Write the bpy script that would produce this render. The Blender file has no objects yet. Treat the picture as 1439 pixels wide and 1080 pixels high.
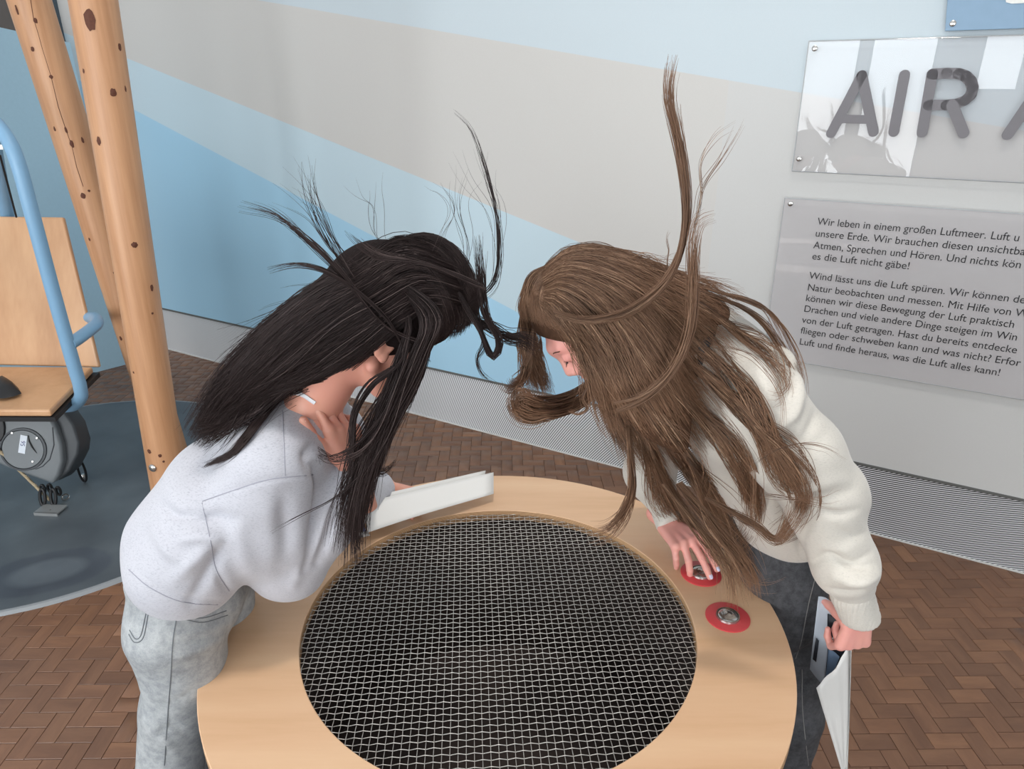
import bpy, bmesh, math, random
import numpy as np
from mathutils import Vector, Matrix
random.seed(7); RNG = np.random.default_rng(11)
SC = bpy.context.scene
COL = SC.collection

# ------------------------------------------------------------------ camera
FPX = 983.0
PITCH, ROLL, CAMH = math.radians(22.6), math.radians(0.2), 1.8
Fv = np.array([0, math.cos(PITCH), -math.sin(PITCH)])
R0 = np.array([1.0, 0, 0]); U0 = np.array([0, math.sin(PITCH), math.cos(PITCH)])
Rv = R0*math.cos(ROLL) + U0*math.sin(ROLL); Uv = -R0*math.sin(ROLL) + U0*math.cos(ROLL)
CAM = np.array([0, 0, CAMH])
cd = bpy.data.cameras.new('camera'); cam = bpy.data.objects.new('camera', cd); COL.objects.link(cam)
cd.sensor_width = 36; cd.lens = 36*FPX/1439.0; cd.clip_start = 0.02
cam.matrix_world = Matrix(((Rv[0], Uv[0], -Fv[0], 0), (Rv[1], Uv[1], -Fv[1], 0), (Rv[2], Uv[2], -Fv[2], CAMH), (0, 0, 0, 1)))
SC.camera = cam

# ------------------------------------------------------------------ light and exposure
SC.view_settings.view_transform = 'Standard'; SC.view_settings.look = 'None'
SC.view_settings.exposure = 0.0; SC.view_settings.gamma = 1.0
SC.view_settings.use_curve_mapping = False
world = bpy.data.worlds.new('world'); SC.world = world; world.use_nodes = True
bg = world.node_tree.nodes['Background']; bg.inputs[0].default_value = (0.93, 0.965, 1.0, 1); bg.inputs[1].default_value = 0.76
WINDOW_STRENGTH = 8.0

def area_light(name, loc, target, sx, sy, power, color, spread=180):
    ld = bpy.data.lights.new(name, 'AREA'); ld.shape = 'RECTANGLE'; ld.size = sx; ld.size_y = sy
    ld.energy = power; ld.color = color; ld.spread = math.radians(spread)
    o = bpy.data.objects.new(name, ld); COL.objects.link(o); o.location = loc
    o.rotation_euler = (Vector(target)-Vector(loc)).to_track_quat('-Z', 'Y').to_euler()
    return o
area_light('ceiling_spotlight', (0.05, 0.45, 4.9), (-0.05, 0.75, 0.8), 0.34, 0.34, 34, (1.0, 0.95, 0.89), 140)
area_light('skylight', (-0.6, 0.6, 4.3), (-0.1, 1.6, 0.5), 2.6, 2.2, 8, (0.95, 0.98, 1.0))

# ------------------------------------------------------------------ image pixel coordinates, cast through the fitted camera to a depth or plane
def ray(x, y): return Fv + ((x-719.5)/FPX)*Rv - ((y-540)/FPX)*Uv
def atY(x, y, Y): d = ray(x, y); return CAM + d*(Y/d[1])
def atZ(x, y, z): d = ray(x, y); return CAM + d*((z-CAMH)/d[2])
YAW = math.radians(29.5)
W0 = np.array([1.5986, 2.6131, 0.0])
WL = np.array([-math.cos(YAW), math.sin(YAW), 0]); WN = np.array([-math.sin(YAW), -math.cos(YAW), 0])
def wp(s, z, o=0.0): return W0 + WL*s + np.array([0, 0, z]) + WN*o
def wallpix(x, y, o=0.0):
    d = ray(x, y); t = ((W0+WN*o-CAM)@WN)/(d@WN); q = CAM+d*t
    return float((q-W0)@WL), float(q[2])

# ------------------------------------------------------------------ helpers
def srgb(r, g, b):
    return tuple((c/255/12.92 if c/255 <= 0.04045 else ((c/255+0.055)/1.055)**2.4) for c in (r, g, b)) + (1.0,)

def tag(o, label=None, cat=None, group=None, kind=None):
    if label: o['label'] = label
    if cat: o['category'] = cat
    if group: o['group'] = group
    if kind: o['kind'] = kind
    return o
def empty(name, loc=(0, 0, 0), rz=0.0):
    o = bpy.data.objects.new(name, None); COL.objects.link(o); o.location = loc; o.rotation_euler = (0, 0, rz)
    o.empty_display_size = 0.05
    return o
def link(name, me, mat=None, parent=None, smooth=False):
    """geometry is in world coordinates; the parent may stand anywhere"""
    o = bpy.data.objects.new(name, me); COL.objects.link(o)
    if mat is not None and len(me.materials) == 0: me.materials.append(mat)
    if smooth:
        me.polygons.foreach_set('use_smooth', [True]*len(me.polygons))
    if parent is not None:
        o.parent = parent
        m = Matrix.Identity(4); p = parent
        while p is not None:
            m = Matrix.LocRotScale(p.location, p.rotation_euler, None) @ m if p.parent is None else p.matrix_parent_inverse @ m if False else Matrix.LocRotScale(p.location, p.rotation_euler, p.scale) @ m
            p = p.parent
        o.matrix_parent_inverse = Matrix.Identity(4)
        inv = m.inverted()
        if inv != Matrix.Identity(4):
            me.transform(inv)
    return o
def mesh_np(name, V, F, attrs=None):
    """V (n,3); F (m,3) or (m,4) int"""
    me = bpy.data.meshes.new(name)
    V = np.asarray(V, np.float32); F = np.asarray(F, np.int32); k = F.shape[1]
    me.vertices.add(len(V)); me.vertices.foreach_set('co', V.ravel())
    me.loops.add(F.size); me.loops.foreach_set('vertex_index', F.ravel())
    me.polygons.add(len(F)); me.polygons.foreach_set('loop_start', np.arange(0, F.size, k, dtype=np.int32))
    try: me.polygons.foreach_set('loop_total', np.full(len(F), k, np.int32))
    except Exception: pass
    me.update(calc_edges=True)
    if attrs:
        for an, arr in attrs.items():
            a = me.attributes.new(an, 'FLOAT', 'POINT'); a.data.foreach_set('value', np.asarray(arr, np.float32))
    return me
class MB:
    """collects plain shapes (world coordinates) into one mesh"""
    def __init__(s): s.v = []; s.f = []
    def add(s, vs, fs):
        n = len(s.v); s.v += [tuple(map(float, v)) for v in vs]; s.f += [tuple(i+n for i in f) for f in fs]; return s
    def prism(s, base, off):
        """base polygon (3d points) extruded by off"""
        base = [np.array(b, float) for b in base]; off = np.array(off, float); n = len(base)
        vs = base + [b+off for b in base]
        fs = [tuple(range(n-1, -1, -1)), tuple(range(n, 2*n))] + [(i, (i+1) % n, n+(i+1) % n, n+i) for i in range(n)]
        return s.add(vs, fs)
    def box(s, c, ax, ay, az):
        """centre and three half-axis vectors"""
        c, ax, ay, az = (np.array(q, float) for q in (c, ax, ay, az))
        vs = [c+i*ax+j*ay+k*az for k in (-1, 1) for j in (-1, 1) for i in (-1, 1)]
        return s.add(vs, [(0, 2, 3, 1), (4, 5, 7, 6), (0, 1, 5, 4), (2, 6, 7, 3), (0, 4, 6, 2), (1, 3, 7, 5)])
    def tube(s, pts, r, n=10, closed=False):
        pts = [np.array(p, float) for p in pts]; m = len(pts)
        rr = r if hasattr(r, '__len__') else [r]*m
        prev = None; rings = []
        for i in range(m):
            if closed: t = pts[(i+1) % m]-pts[i-1]
            else: t = pts[min(i+1, m-1)]-pts[max(i-1, 0)]
            t = t/(np.linalg.norm(t)+1e-12)
            if prev is None:
                a = np.array([0, 0, 1.0]) if abs(t[2]) < 0.9 else np.array([1.0, 0, 0])
                u = np.cross(t, a)
            else: u = prev - t*(prev@t)
            u /= np.linalg.norm(u)+1e-12; prev = u; w = np.cross(t, u)
            rings.append([pts[i]+rr[i]*(math.cos(k*2*math.pi/n)*u+math.sin(k*2*math.pi/n)*w) for k in range(n)])
        vs = [p for rg in rings for p in rg]; fs = []
        for i in range(m if closed else m-1):
            j = (i+1) % m
            for k in range(n): fs.append((i*n+k, i*n+(k+1) % n, j*n+(k+1) % n, j*n+k))
        if not closed: fs += [tuple(range(n-1, -1, -1)), tuple((m-1)*n+k for k in range(n))]
        return s.add(vs, fs)
    def lathe(s, c, axis, prof, n=32, e=None):
        """profile of (radius, height along axis) about centre c"""
        c = np.array(c, float); ax = np.array(axis, float); ax /= np.linalg.norm(ax)
        a = np.array([0, 0, 1.0]) if abs(ax[2]) < 0.9 else np.array([1.0, 0, 0])
        u = np.cross(ax, a); u /= np.linalg.norm(u); w = np.cross(ax, u)
        vs = []; fs = []
        for r_, h in prof:
            for k in range(n):
                t = k*2*math.pi/n; vs.append(c+ax*h+r_*(math.cos(t)*u+math.sin(t)*w))
        for i in range(len(prof)-1):
            for k in range(n): fs.append((i*n+k, i*n+(k+1) % n, (i+1)*n+(k+1) % n, (i+1)*n+k))
        return s.add(vs, fs)
    def build(s, name, mat, parent=None, smooth=False, bevel=0.0, seg=2):
        me = bpy.data.meshes.new(name); me.from_pydata(s.v, [], s.f); me.update()
        bm = bmesh.new(); bm.from_mesh(me)
        bmesh.ops.remove_doubles(bm, verts=bm.verts, dist=1e-6)
        if bevel > 0:
            es = [e for e in bm.edges if len(e.link_faces) == 2 and e.calc_face_angle(0) > 0.6]
            bmesh.ops.bevel(bm, geom=es, offset=bevel, segments=seg, affect='EDGES', profile=0.5)
        bmesh.ops.recalc_face_normals(bm, faces=bm.faces); bm.to_mesh(me); bm.free()
        o = link(name, me, mat, parent)
        if smooth:
            me.polygons.foreach_set('use_smooth', [True]*len(me.polygons))
            try: me.set_sharp_from_angle(angle=math.radians(38))
            except Exception: pass
        return o

# ------------------------------------------------------------------ materials
class NT:
    def __init__(s, name):
        s.m = bpy.data.materials.new(name); s.m.use_nodes = True; s.t = s.m.node_tree; s.t.nodes.clear()
        s.out = s.t.nodes.new('ShaderNodeOutputMaterial')
    def n(s, typ, ins=None, **props):
        nd = s.t.nodes.new(typ)
        for k, v in props.items(): setattr(nd, k, v)
        if ins:
            for k, v in ins.items():
                if isinstance(v, tuple) and len(v) == 2 and hasattr(v[0], 'outputs'): s.t.links.new(v[0].outputs[v[1]], nd.inputs[k])
                elif hasattr(v, 'outputs'): s.t.links.new(v.outputs[0], nd.inputs[k])
                else: nd.inputs[k].default_value = v
        return nd
    def math(s, op, a, b=0.0, c=None):
        ins = {0: a, 1: b}
        if c is not None: ins[2] = c
        return s.n('ShaderNodeMath', ins, operation=op)
    def mix(s, f, a, b, bt='MIX'):
        nd = s.t.nodes.new('ShaderNodeMix'); nd.data_type = 'RGBA'; nd.blend_type = bt
        for idx, v in ((0, f), (6, a), (7, b)):
            if isinstance(v, tuple) and len(v) == 2 and hasattr(v[0], 'outputs'): s.t.links.new(v[0].outputs[v[1]], nd.inputs[idx])
            elif hasattr(v, 'outputs'): s.t.links.new(v.outputs[2] if v.bl_idname == 'ShaderNodeMix' else v.outputs[0], nd.inputs[idx])
            else: nd.inputs[idx].default_value = v
        return nd
    def ramp(s, f, stops, interp='LINEAR'):
        nd = s.n('ShaderNodeValToRGB', {0: f}); cr = nd.color_ramp; cr.interpolation = interp
        while len(cr.elements) < len(stops): cr.elements.new(0.5)
        for e, (p, c) in zip(cr.elements, stops): e.position = p; e.color = c
        return nd
    def finish(s, color, rough=0.5, metal=0.0, bump=None, bstr=0.3, bdist=0.002, **extra):
        b = s.t.nodes.new('ShaderNodeBsdfPrincipled')
        def put(key, v):
            if hasattr(v, 'outputs'): s.t.links.new(v.outputs[2] if v.bl_idname == 'ShaderNodeMix' else v.outputs[0], b.inputs[key])
            else: b.inputs[key].default_value = v
        put('Base Color', color); put('Roughness', rough); put('Metallic', metal)
        for k, v in extra.items(): put(k.replace('_', ' '), v)
        if bump is not None:
            bp = s.n('ShaderNodeBump', {'Strength': bstr, 'Distance': bdist})
            s.t.links.new(bump.outputs[2] if bump.bl_idname == 'ShaderNodeMix' else bump.outputs[0], bp.inputs['Height'])
            s.t.links.new(bp.outputs[0], b.inputs['Normal'])
        s.t.links.new(b.outputs[0], s.out.inputs[0]); s.b = b
        return s.m
def noise(nt, scale, detail=3, vec=None, rough=0.5):
    ins = {'Scale': scale, 'Detail': detail, 'Roughness': rough}
    if vec is not None: ins['Vector'] = vec
    return nt.n('ShaderNodeTexNoise', ins)
def coords(nt, sc=(1, 1, 1), rot=(0, 0, 0), loc=(0, 0, 0), kind='Object'):
    tc = nt.n('ShaderNodeTexCoord'); mp = nt.n('ShaderNodeMapping')
    nt.t.links.new(tc.outputs[kind], mp.inputs[0])
    mp.inputs['Scale'].default_value = sc; mp.inputs['Rotation'].default_value = rot; mp.inputs['Location'].default_value = loc
    return mp
def plain(name, col, rough=0.5, metal=0.0, var=0.06, nscale=30, bstr=0.05, **kw):
    nt = NT(name); c = coords(nt); nz = noise(nt, nscale, 4, c)
    dark = tuple(x*(1-var) for x in col[:3])+(1,); lite = tuple(min(1, x*(1+var)) for x in col[:3])+(1,)
    return nt.finish(nt.mix(nz, dark, lite), rough, metal, bump=nz, bstr=bstr, bdist=0.001, **kw)
M = {}

# wall: printed colour fields with straight slanting borders
def wall_material():
    nt = NT('wall_print')
    g = nt.n('ShaderNodeNewGeometry'); sub = nt.n('ShaderNodeVectorMath', {0: (g, 0), 1: tuple(W0)}, operation='SUBTRACT')
    dot = nt.n('ShaderNodeVectorMath', {0: sub, 1: tuple(WL)}, operation='DOT_PRODUCT')
    sp = nt.n('ShaderNodeSeparateXYZ', {0: (g, 0)})
    s_, z_ = (dot, 1), (sp, 2)
    def above(s0, z0, k):      # 1 above the border line
        l = nt.math('MULTIPLY_ADD', s_, -k, k*s0-z0); d = nt.math('ADD', z_, (l, 0))
        return nt.n('ShaderNodeMapRange', {0: (d, 0), 1: -0.0015, 2: 0.0015})
    beige, pale, blue, ice = srgb(204, 202, 198), srgb(194, 214, 223), srgb(166, 207, 230), srgb(199, 211, 217)
    c = nt.mix(above(1.794, 0.745, 0.327), blue, pale)
    c = nt.mix(above(1.49, 1.15, 0.267), c, beige)
    c = nt.mix(nt.n('ShaderNodeMapRange', {0: s_, 1: 0.851, 2: 0.849}), c, srgb(203, 203, 201))
    c = nt.mix(above(0.583, 1.807, 0.1595), c, ice)
    mp = coords(nt, (90, 90, 90)); nz = noise(nt, 3, 3, mp)
    c = nt.mix(0.05, c, nz, 'OVERLAY')
    return nt.finish(c, 0.55, bump=nz, bstr=0.04, bdist=0.001)
M['wall'] = wall_material()

def grille_material():
    nt = NT('perforated_metal')
    g = nt.n('ShaderNodeNewGeometry'); sub = nt.n('ShaderNodeVectorMath', {0: (g, 0), 1: tuple(W0)}, operation='SUBTRACT')
    dot = nt.n('ShaderNodeVectorMath', {0: sub, 1: tuple(WL)}, operation='DOT_PRODUCT')
    sp = nt.n('ShaderNodeSeparateXYZ', {0: (g, 0)})
    s_, z_ = (dot, 1), (sp, 2)
    a = nt.math('MULTIPLY_ADD', s_, -28.5, 95.0); za = nt.math('MULTIPLY', (a, 0), z_)
    b = nt.math('MULTIPLY_ADD', s_, 6.3, 60.7); sb = nt.math('MULTIPLY', (b, 0), s_)
    ph = nt.math('ADD', (za, 0), (sb, 0)); tw = nt.math('MULTIPLY', (ph, 0), 2*math.pi); sn = nt.math('SINE', (tw, 0))
    st = nt.n('ShaderNodeMapRange', {0: (sn, 0), 1: -0.35, 2: 0.35})
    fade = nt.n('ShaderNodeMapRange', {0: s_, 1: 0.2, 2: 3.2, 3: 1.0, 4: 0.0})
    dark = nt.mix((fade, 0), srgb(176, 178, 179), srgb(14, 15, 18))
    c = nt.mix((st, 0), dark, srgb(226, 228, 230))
    return nt.finish(c, 0.45, 0.0, bump=st, bstr=0.15, bdist=0.001)
M['grille'] = grille_material()

def wood(name, base, dark, lite, axis='Z', stretch=14, scale=6, rough=0.42, coat=0.25, rnd=False, fine=0.35):
    nt = NT(name)
    sc = {'X': (scale/stretch, scale, scale), 'Y': (scale, scale/stretch, scale), 'Z': (scale, scale, scale/stretch)}[axis]
    mp = coords(nt, sc)
    if rnd:
        oi = nt.n('ShaderNodeObjectInfo'); off = nt.n('ShaderNodeVectorMath', {0: (oi, 5), 1: (37.0, 91.0, 13.0)}, operation='MULTIPLY')
        at = nt.n('ShaderNodeAttribute', attribute_name='rnd')
        tot = nt.math('ADD', (oi, 5), (at, 2)); cmb = nt.n('ShaderNodeCombineXYZ', {0: (tot, 0), 1: (tot, 0), 2: (tot, 0)})
        offs = nt.n('ShaderNodeVectorMath', {0: cmb, 1: (37.0, 91.0, 13.0)}, operation='MULTIPLY')
        mp2 = nt.n('ShaderNodeVectorMath', {0: mp, 1: offs}, operation='ADD')
    else: mp2 = mp
    n1 = noise(nt, 2.2, 5, mp2, 0.6); n2 = noise(nt, 18, 3, mp2, 0.6)
    c = nt.ramp(n1, [(0.3, dark), (0.5, base), (0.72, lite)])
    c2 = nt.mix(fine, c, nt.mix(n2, dark, lite))
    if rnd:
        fr = nt.math('FRACT', (nt.math('MULTIPLY', (tot, 0), 7.31), 0))
        k = nt.ramp(fr, [(0.0, (0.78, 0.75, 0.75, 1)), (0.5, (0.95, 0.92, 0.9, 1)), (0.85, (1.08, 1.03, 1.0, 1)), (1.0, (1.3, 1.26, 1.16, 1))])
        c2 = nt.mix(0.75, c2, k, 'MULTIPLY')
    return nt.finish(c2, rough, bump=n2, bstr=0.06, bdist=0.001, Coat_Weight=coat, Coat_Roughness=0.25)
M['birch'] = wood('birch_plywood', srgb(214, 174, 138), srgb(201, 160, 122), srgb(222, 186, 150), 'X', 9, 5, 0.42, 0.15, fine=0.18)
M['pole'] = wood('pine_pole', srgb(192, 143, 104), srgb(174, 124, 86), srgb(208, 160, 120), 'Z', 22, 14, 0.5, 0.15, fine=0.25)
M['plywood'] = wood('beech_plywood', srgb(203, 158, 118), srgb(186, 139, 99), srgb(214, 171, 131), 'Z', 7, 3.2, 0.4, 0.3, fine=0.25)
M['parquet'] = wood('dark_parquet', srgb(118, 84, 62), srgb(100, 69, 51), srgb(134, 98, 73), 'Y', 5, 9, 0.36, 0.15, rnd=True, fine=0.3)
M['parquetx'] = wood('dark_parquet_cross', srgb(118, 84, 62), srgb(100, 69, 51), srgb(134, 98, 73), 'X', 5, 9, 0.36, 0.15, rnd=True, fine=0.3)
def ply_edge():
    nt = NT('plywood_edge'); g = nt.n('ShaderNodeNewGeometry'); sp = nt.n('ShaderNodeSeparateXYZ', {0: (g, 0)})
    w = nt.math('SINE', (nt.math('MULTIPLY', (sp, 2), 2*math.pi/0.0026), 0)); st = nt.n('ShaderNodeMapRange', {0: w, 1: -0.3, 2: 0.3})
    return nt.finish(nt.mix((st, 0), srgb(150, 108, 72), srgb(218, 180, 138)), 0.5, bump=st, bstr=0.2)
M['ply_edge'] = ply_edge()
M['joint'] = plain('parquet_subfloor', srgb(62, 45, 36), 0.8)
M['cap'] = plain('grey_trim', srgb(98, 99, 97), 0.5)
M['panel_blue'] = plain('pale_blue_panel', srgb(158, 189, 205), 0.6, var=0.04, nscale=60)
M['frame_blue'] = plain('blue_powder_coat', srgb(128, 170, 202), 0.4, var=0.04)
M['dark_room'] = plain('dark_backdrop', srgb(96, 90, 86), 0.8)
M['mullion'] = plain('slate_mullion', srgb(70, 84, 94), 0.5)
M['plaster'] = plain('white_plaster', srgb(205, 205, 202), 0.8)
M['wire'] = plain('galvanised_wire', srgb(196, 192, 186), 0.35, 0.7, var=0.12, nscale=50)
M['pit'] = plain('fan_shaft', srgb(58, 47, 43), 0.85)
M['base'] = plain('navy_drum', srgb(38, 44, 58), 0.6)
M['red'] = plain('red_plate', srgb(208, 72, 76), 0.4, var=0.05)
M['steel'] = plain('brushed_steel', srgb(190, 188, 184), 0.22, 0.95, var=0.1, nscale=90)
M['black'] = plain('black_rubber', srgb(24, 24, 26), 0.5)
M['grey_plastic'] = plain('grey_plastic', srgb(112, 117, 120), 0.45, var=0.05)
M['grey_dark'] = plain('dark_grey_plastic', srgb(66, 70, 74), 0.5)
M['sticker'] = plain('white_sticker', srgb(225, 232, 240), 0.5)
M['ink'] = plain('ink', srgb(32, 32, 36), 0.6)
M['ink_blue'] = plain('blue_ink', srgb(50, 62, 120), 0.6)
M['letter'] = plain('grey_letter', srgb(118, 115, 119), 0.5)
M['sign_blue'] = plain('blue_sign', srgb(132, 162, 188), 0.4); M['bracket'] = plain('zinc_bracket', srgb(150, 152, 152), 0.4, 0.3)
M['rope'] = plain('rope', srgb(186, 168, 138), 0.9, var=0.25, nscale=200)
M['knot'] = plain('pine_knot', srgb(92, 50, 32), 0.7, var=0.3, nscale=150)
M['white'] = plain('white_print', srgb(236, 236, 232), 0.5)
def paper_mat(name, c):
    nt = NT(name); mp = coords(nt); nz = noise(nt, 12, 3, mp)
    return nt.finish(c, 0.55, bump=nz, bstr=0.1, bdist=0.004)
M['paper'] = paper_mat('white_paper', srgb(226, 224, 220))
M['paper_blue'] = paper_mat('blue_print_paper', srgb(74, 92, 134))
M['paper_dark'] = paper_mat('dark_print_paper', srgb(20, 24, 34))
M['paper_grey'] = paper_mat('grey_paper', srgb(180, 188, 198))
M['paper_mid'] = paper_mat('bluish_print_paper', srgb(112, 136, 164))
def mat_rubber():
    nt = NT('rubber_mat'); mp = coords(nt); n1 = noise(nt, 2.2, 4, mp); n2 = noise(nt, 160, 2, mp)
    c = nt.ramp(n1, [(0.35, srgb(70, 76, 82)), (0.55, srgb(86, 93, 98)), (0.75, srgb(104, 112, 116))])
    tc = nt.n('ShaderNodeTexCoord'); m2 = nt.n('ShaderNodeMapping'); nt.t.links.new(tc.outputs['Object'], m2.inputs[0])
    m2.vector_type = 'TEXTURE'
    m2.inputs['Location'].default_value = (STAIN[0], STAIN[1], 0); m2.inputs['Rotation'].default_value = (0, 0, 0.35); m2.inputs['Scale'].default_value = (0.25, 0.15, 1)
    ln = nt.n('ShaderNodeVectorMath', {0: m2}, operation='LENGTH'); wob = nt.math('MULTIPLY_ADD', (n1, 0), 0.5, -0.25)
    d = nt.math('ADD', (ln, 1), (wob, 0))
    k = nt.ramp(d, [(0.0, (1.5, 1.5, 1.5, 1)), (0.42, (1.35, 1.35, 1.35, 1)), (0.62, (0.78, 0.78, 0.84, 1)), (1.0, (0.85, 0.85, 0.9, 1))]); k.color_ramp.elements.new(0.9).color = (0.8, 0.8, 0.86, 1)
    k.color_ramp.elements[-1].color = (1, 1, 1, 1)
    return nt.finish(nt.mix(1.0, c, k, 'MULTIPLY'), 0.4, bump=n2, bstr=0.1, bdist=0.001)
MATC = (-2.22, 3.02)
_st = atZ(68, 800, 0.02); STAIN = (_st[0]-MATC[0], _st[1]-MATC[1])
M['mat'] = mat_rubber()
M['mat_edge'] = plain('mat_rim', srgb(138, 142, 145), 0.5)
def acrylic(name, haze):
    nt = NT(name)
    tr = nt.n('ShaderNodeBsdfTransparent', {0: (1.0, 0.997, 0.998, 1)})
    df = nt.n('ShaderNodeBsdfDiffuse', {0: (0.72, 0.70, 0.71, 1)}); hz = nt.n('ShaderNodeMixShader', {0: haze, 1: tr, 2: df})
    gl = nt.n('ShaderNodeBsdfGlossy', {'Color': (1, 1, 1, 1), 'Roughness': 0.0})
    fr = nt.n('ShaderNodeFresnel', {'IOR': 1.5})
    ge = nt.n('ShaderNodeNewGeometry'); ff = nt.math('SUBTRACT', 1.0, (ge, 6)); fk = nt.math('MULTIPLY', (fr, 0), (ff, 0))
    mx = nt.n('ShaderNodeMixShader', {0: fk, 1: hz, 2: gl}); nt.t.links.new(mx.outputs[0], nt.out.inputs[0]); return nt.m
M['acrylic'] = acrylic('acrylic_glass', 0.12); M['acrylic_hazy'] = acrylic('hazy_acrylic', 0.35)
M['acrylic_edge'] = plain('acrylic_edge', srgb(176, 180, 182), 0.2)
def window_glow():
    nt = NT('bright_window_or_added_pane'); e = nt.n('ShaderNodeEmission', {0: (0.93, 0.97, 1.0, 1), 1: WINDOW_STRENGTH}); nt.t.links.new(e.outputs[0], nt.out.inputs[0]); return nt.m
M['window'] = window_glow()

# ================================================================== THE ROOM
# floor: herringbone parquet of single blocks
BW, BL = 0.056, 2
ftheta = math.radians(1.0)
floor = MB().box((0, 1.6, -0.03), (6.2, 0, 0), (0, 6.6, 0), (0, 0, 0.02)).build('floor', M['joint']); tag(floor, kind='structure')
def block_mesh(hor):
    g = 0.0007; w = BW-2*g; l = BW*BL-2*g
    lx, ly = (l, w) if hor else (w, l); b = 0.0012
    vs = []
    for (ins, z) in ((0, -0.009), (0, -b), (b, 0)):
        for (sx, sy) in ((0, 0), (1, 0), (1, 1), (0, 1)):
            vs.append((g+ins+sx*(lx-2*ins), g+ins+sy*(ly-2*ins), z))
    fs = [(8, 9, 10, 11)]
    for r_ in (0, 4):
        for k in range(4): fs.append((r_+k, r_+(k+1) % 4, r_+4+(k+1) % 4, r_+4+k))
    return vs, fs
HV, HF = block_mesh(True); VV, VF = block_mesh(False)
blocks = []
seen = set()
NI = 110
def proj(q):
    d = np.asarray(q, float)-CAM; f = d@Fv
    return 719.5+FPX*(d@Rv)/f, 540-FPX*(d@Uv)/f, f
for ix in range(-90, 80):
    for iy in range(0, 105):
        m = (ix-iy) % (2*BL)
        if m < BL: key = (1, ix-m, iy)
        else: key = (0, ix, iy-(2*BL-1-m))
        if key in seen: continue
        seen.add(key)
        x, y = key[1]*BW, key[2]*BW
        X = x*math.cos(ftheta)-y*math.sin(ftheta); Y = x*math.sin(ftheta)+y*math.cos(ftheta)+0.2
        if (np.array([X, Y, 0])-W0)@WN < -0.05 or Y < 0.4 or X < -4.2: continue
        u, v, f = proj((X+0.09, Y+0.05, 0))
        if f < 0.2 or u < -500 or u > 1950 or v > 1500: continue
        blocks.append((key[0], X, Y, u, v, f))
def block_score(b):
    _, X, Y, u, v, f = b
    vis = -20 < u < 1460 and v < 1100
    if not vis: return -1
    if (X+2.22)**2+(Y-3.02)**2 < 0.98: return -1
    if 200 < u < 1140 and v > 700: return -1
    if 1140 > u > 1040 and v > 880: return -1
    return 1/f
blocks.sort(key=block_score, reverse=True)
nplank = 300
pm = {}
for h, (vs, fs) in ((1, (HV, HF)), (0, (VV, VF))):
    me = bpy.data.meshes.new('parquet_block'); me.from_pydata(vs, [], fs); me.update(); me.materials.append(M['parquetx' if h else 'parquet']); pm[h] = me
for i, (h, X, Y, u, v, f) in enumerate(blocks[:nplank]):
    o = bpy.data.objects.new('parquet_block', pm[h]); COL.objects.link(o); o.parent = floor
    o.location = (X, Y, random.uniform(-0.0004, 0.0004)); o.rotation_euler = (0, 0, ftheta)
def blocks_joined(h, name):
    vs0 = np.array(HV if h else VV); fs0 = np.array([list(q) for q in (HF if h else VF)]); n = len(vs0)
    sel = [b for b in blocks[nplank:] if b[0] == h]
    R = np.array([[math.cos(ftheta), -math.sin(ftheta), 0], [math.sin(ftheta), math.cos(ftheta), 0], [0, 0, 1]])
    V = np.concatenate([vs0@R.T+np.array([b[1], b[2], 0]) for b in sel]); Fc = np.concatenate([fs0+i*n for i in range(len(sel))])
    o = link(name, mesh_np(name, V, Fc, {'rnd': np.repeat(RNG.random(len(sel)), n)}), M['parquetx' if h else 'parquet'], floor); tag(o, kind='stuff')
blocks_joined(1, 'parquet_blocks'); blocks_joined(0, 'parquet_blocks')

# main wall (its surface is the plane through W0), thick slab behind it
def wall_slab(name, s0, s1, z0, z1, o0, o1, mat):
    b = [wp(s0, z0, o0), wp(s1, z0, o0), wp(s1, z1, o0), wp(s0, z1, o0)]
    return MB().prism(b, WN*(o1-o0)).build(name, mat)
tag(wall_slab('wall_front', -3.0, 5.29, 0.33, 3.6, 0.0, -0.12, M['wall']), kind='structure')
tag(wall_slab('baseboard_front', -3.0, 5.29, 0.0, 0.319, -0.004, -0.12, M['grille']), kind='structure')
tr = wall_slab('trim_1', -3.0, 5.29, 0.319, 0.331, 0.004, -0.12, M['cap']); tag(tr, kind='structure')
tr = wall_slab('trim_2', -3.0, 5.29, 0.0, 0.006, 0.003, -0.10, M['plaster']); tag(tr, kind='structure')
tag(wall_slab('trim_3', 5.29, 5.40, 0.0, 3.6, 0.03, -0.12, M['mullion']), kind='structure')
tag(wall_slab('wall_left', 5.42, 9.0, 0.0, 3.6, -0.35, -0.45, M['dark_room']), kind='structure')
# back wall: inner windows seen mirrored in the signs, outer panes added for light
BO = 6.06
def back_quad(s0, s1, z0, z1, o0=BO, o1=BO+0.1): return [wp(s0, z0, o0), wp(s1, z0, o0), wp(s1, z1, o0), wp(s0, z1, o0)]
bw = MB()
panes = [(-2.9, -2.12, 0.12, 2.9), (-2.04, -1.36, 0.12, 2.9), (-0.55, -0.16, 1.83, 2.9), (0.22, 0.86, 0.85, 2.9), (0.95, 1.75, 0.85, 2.9), (1.85, 2.6, 0.12, 2.9), (2.7, 3.5, 0.12, 2.9)]  # outer two panes each side, with low sills, are added to brighten the room
edges = sorted([-4.0]+[p[0] for p in panes]+[p[1] for p in panes]+[4.6])
for a, b in zip(edges[:-1], edges[1:]):
    pn = [p for p in panes if abs(p[0]-a) < 1e-6 and abs(p[1]-b) < 1e-6]
    if pn:
        p = pn[0]
        bw.prism(back_quad(a, b, 0.0, p[2]), WN*0.15); bw.prism(back_quad(a, b, p[3], 3.6), WN*0.15)
    else: bw.prism(back_quad(a, b, 0.0, 3.6), WN*0.15)
tag(bw.build('wall_back', M['plaster']), kind='structure')
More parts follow.
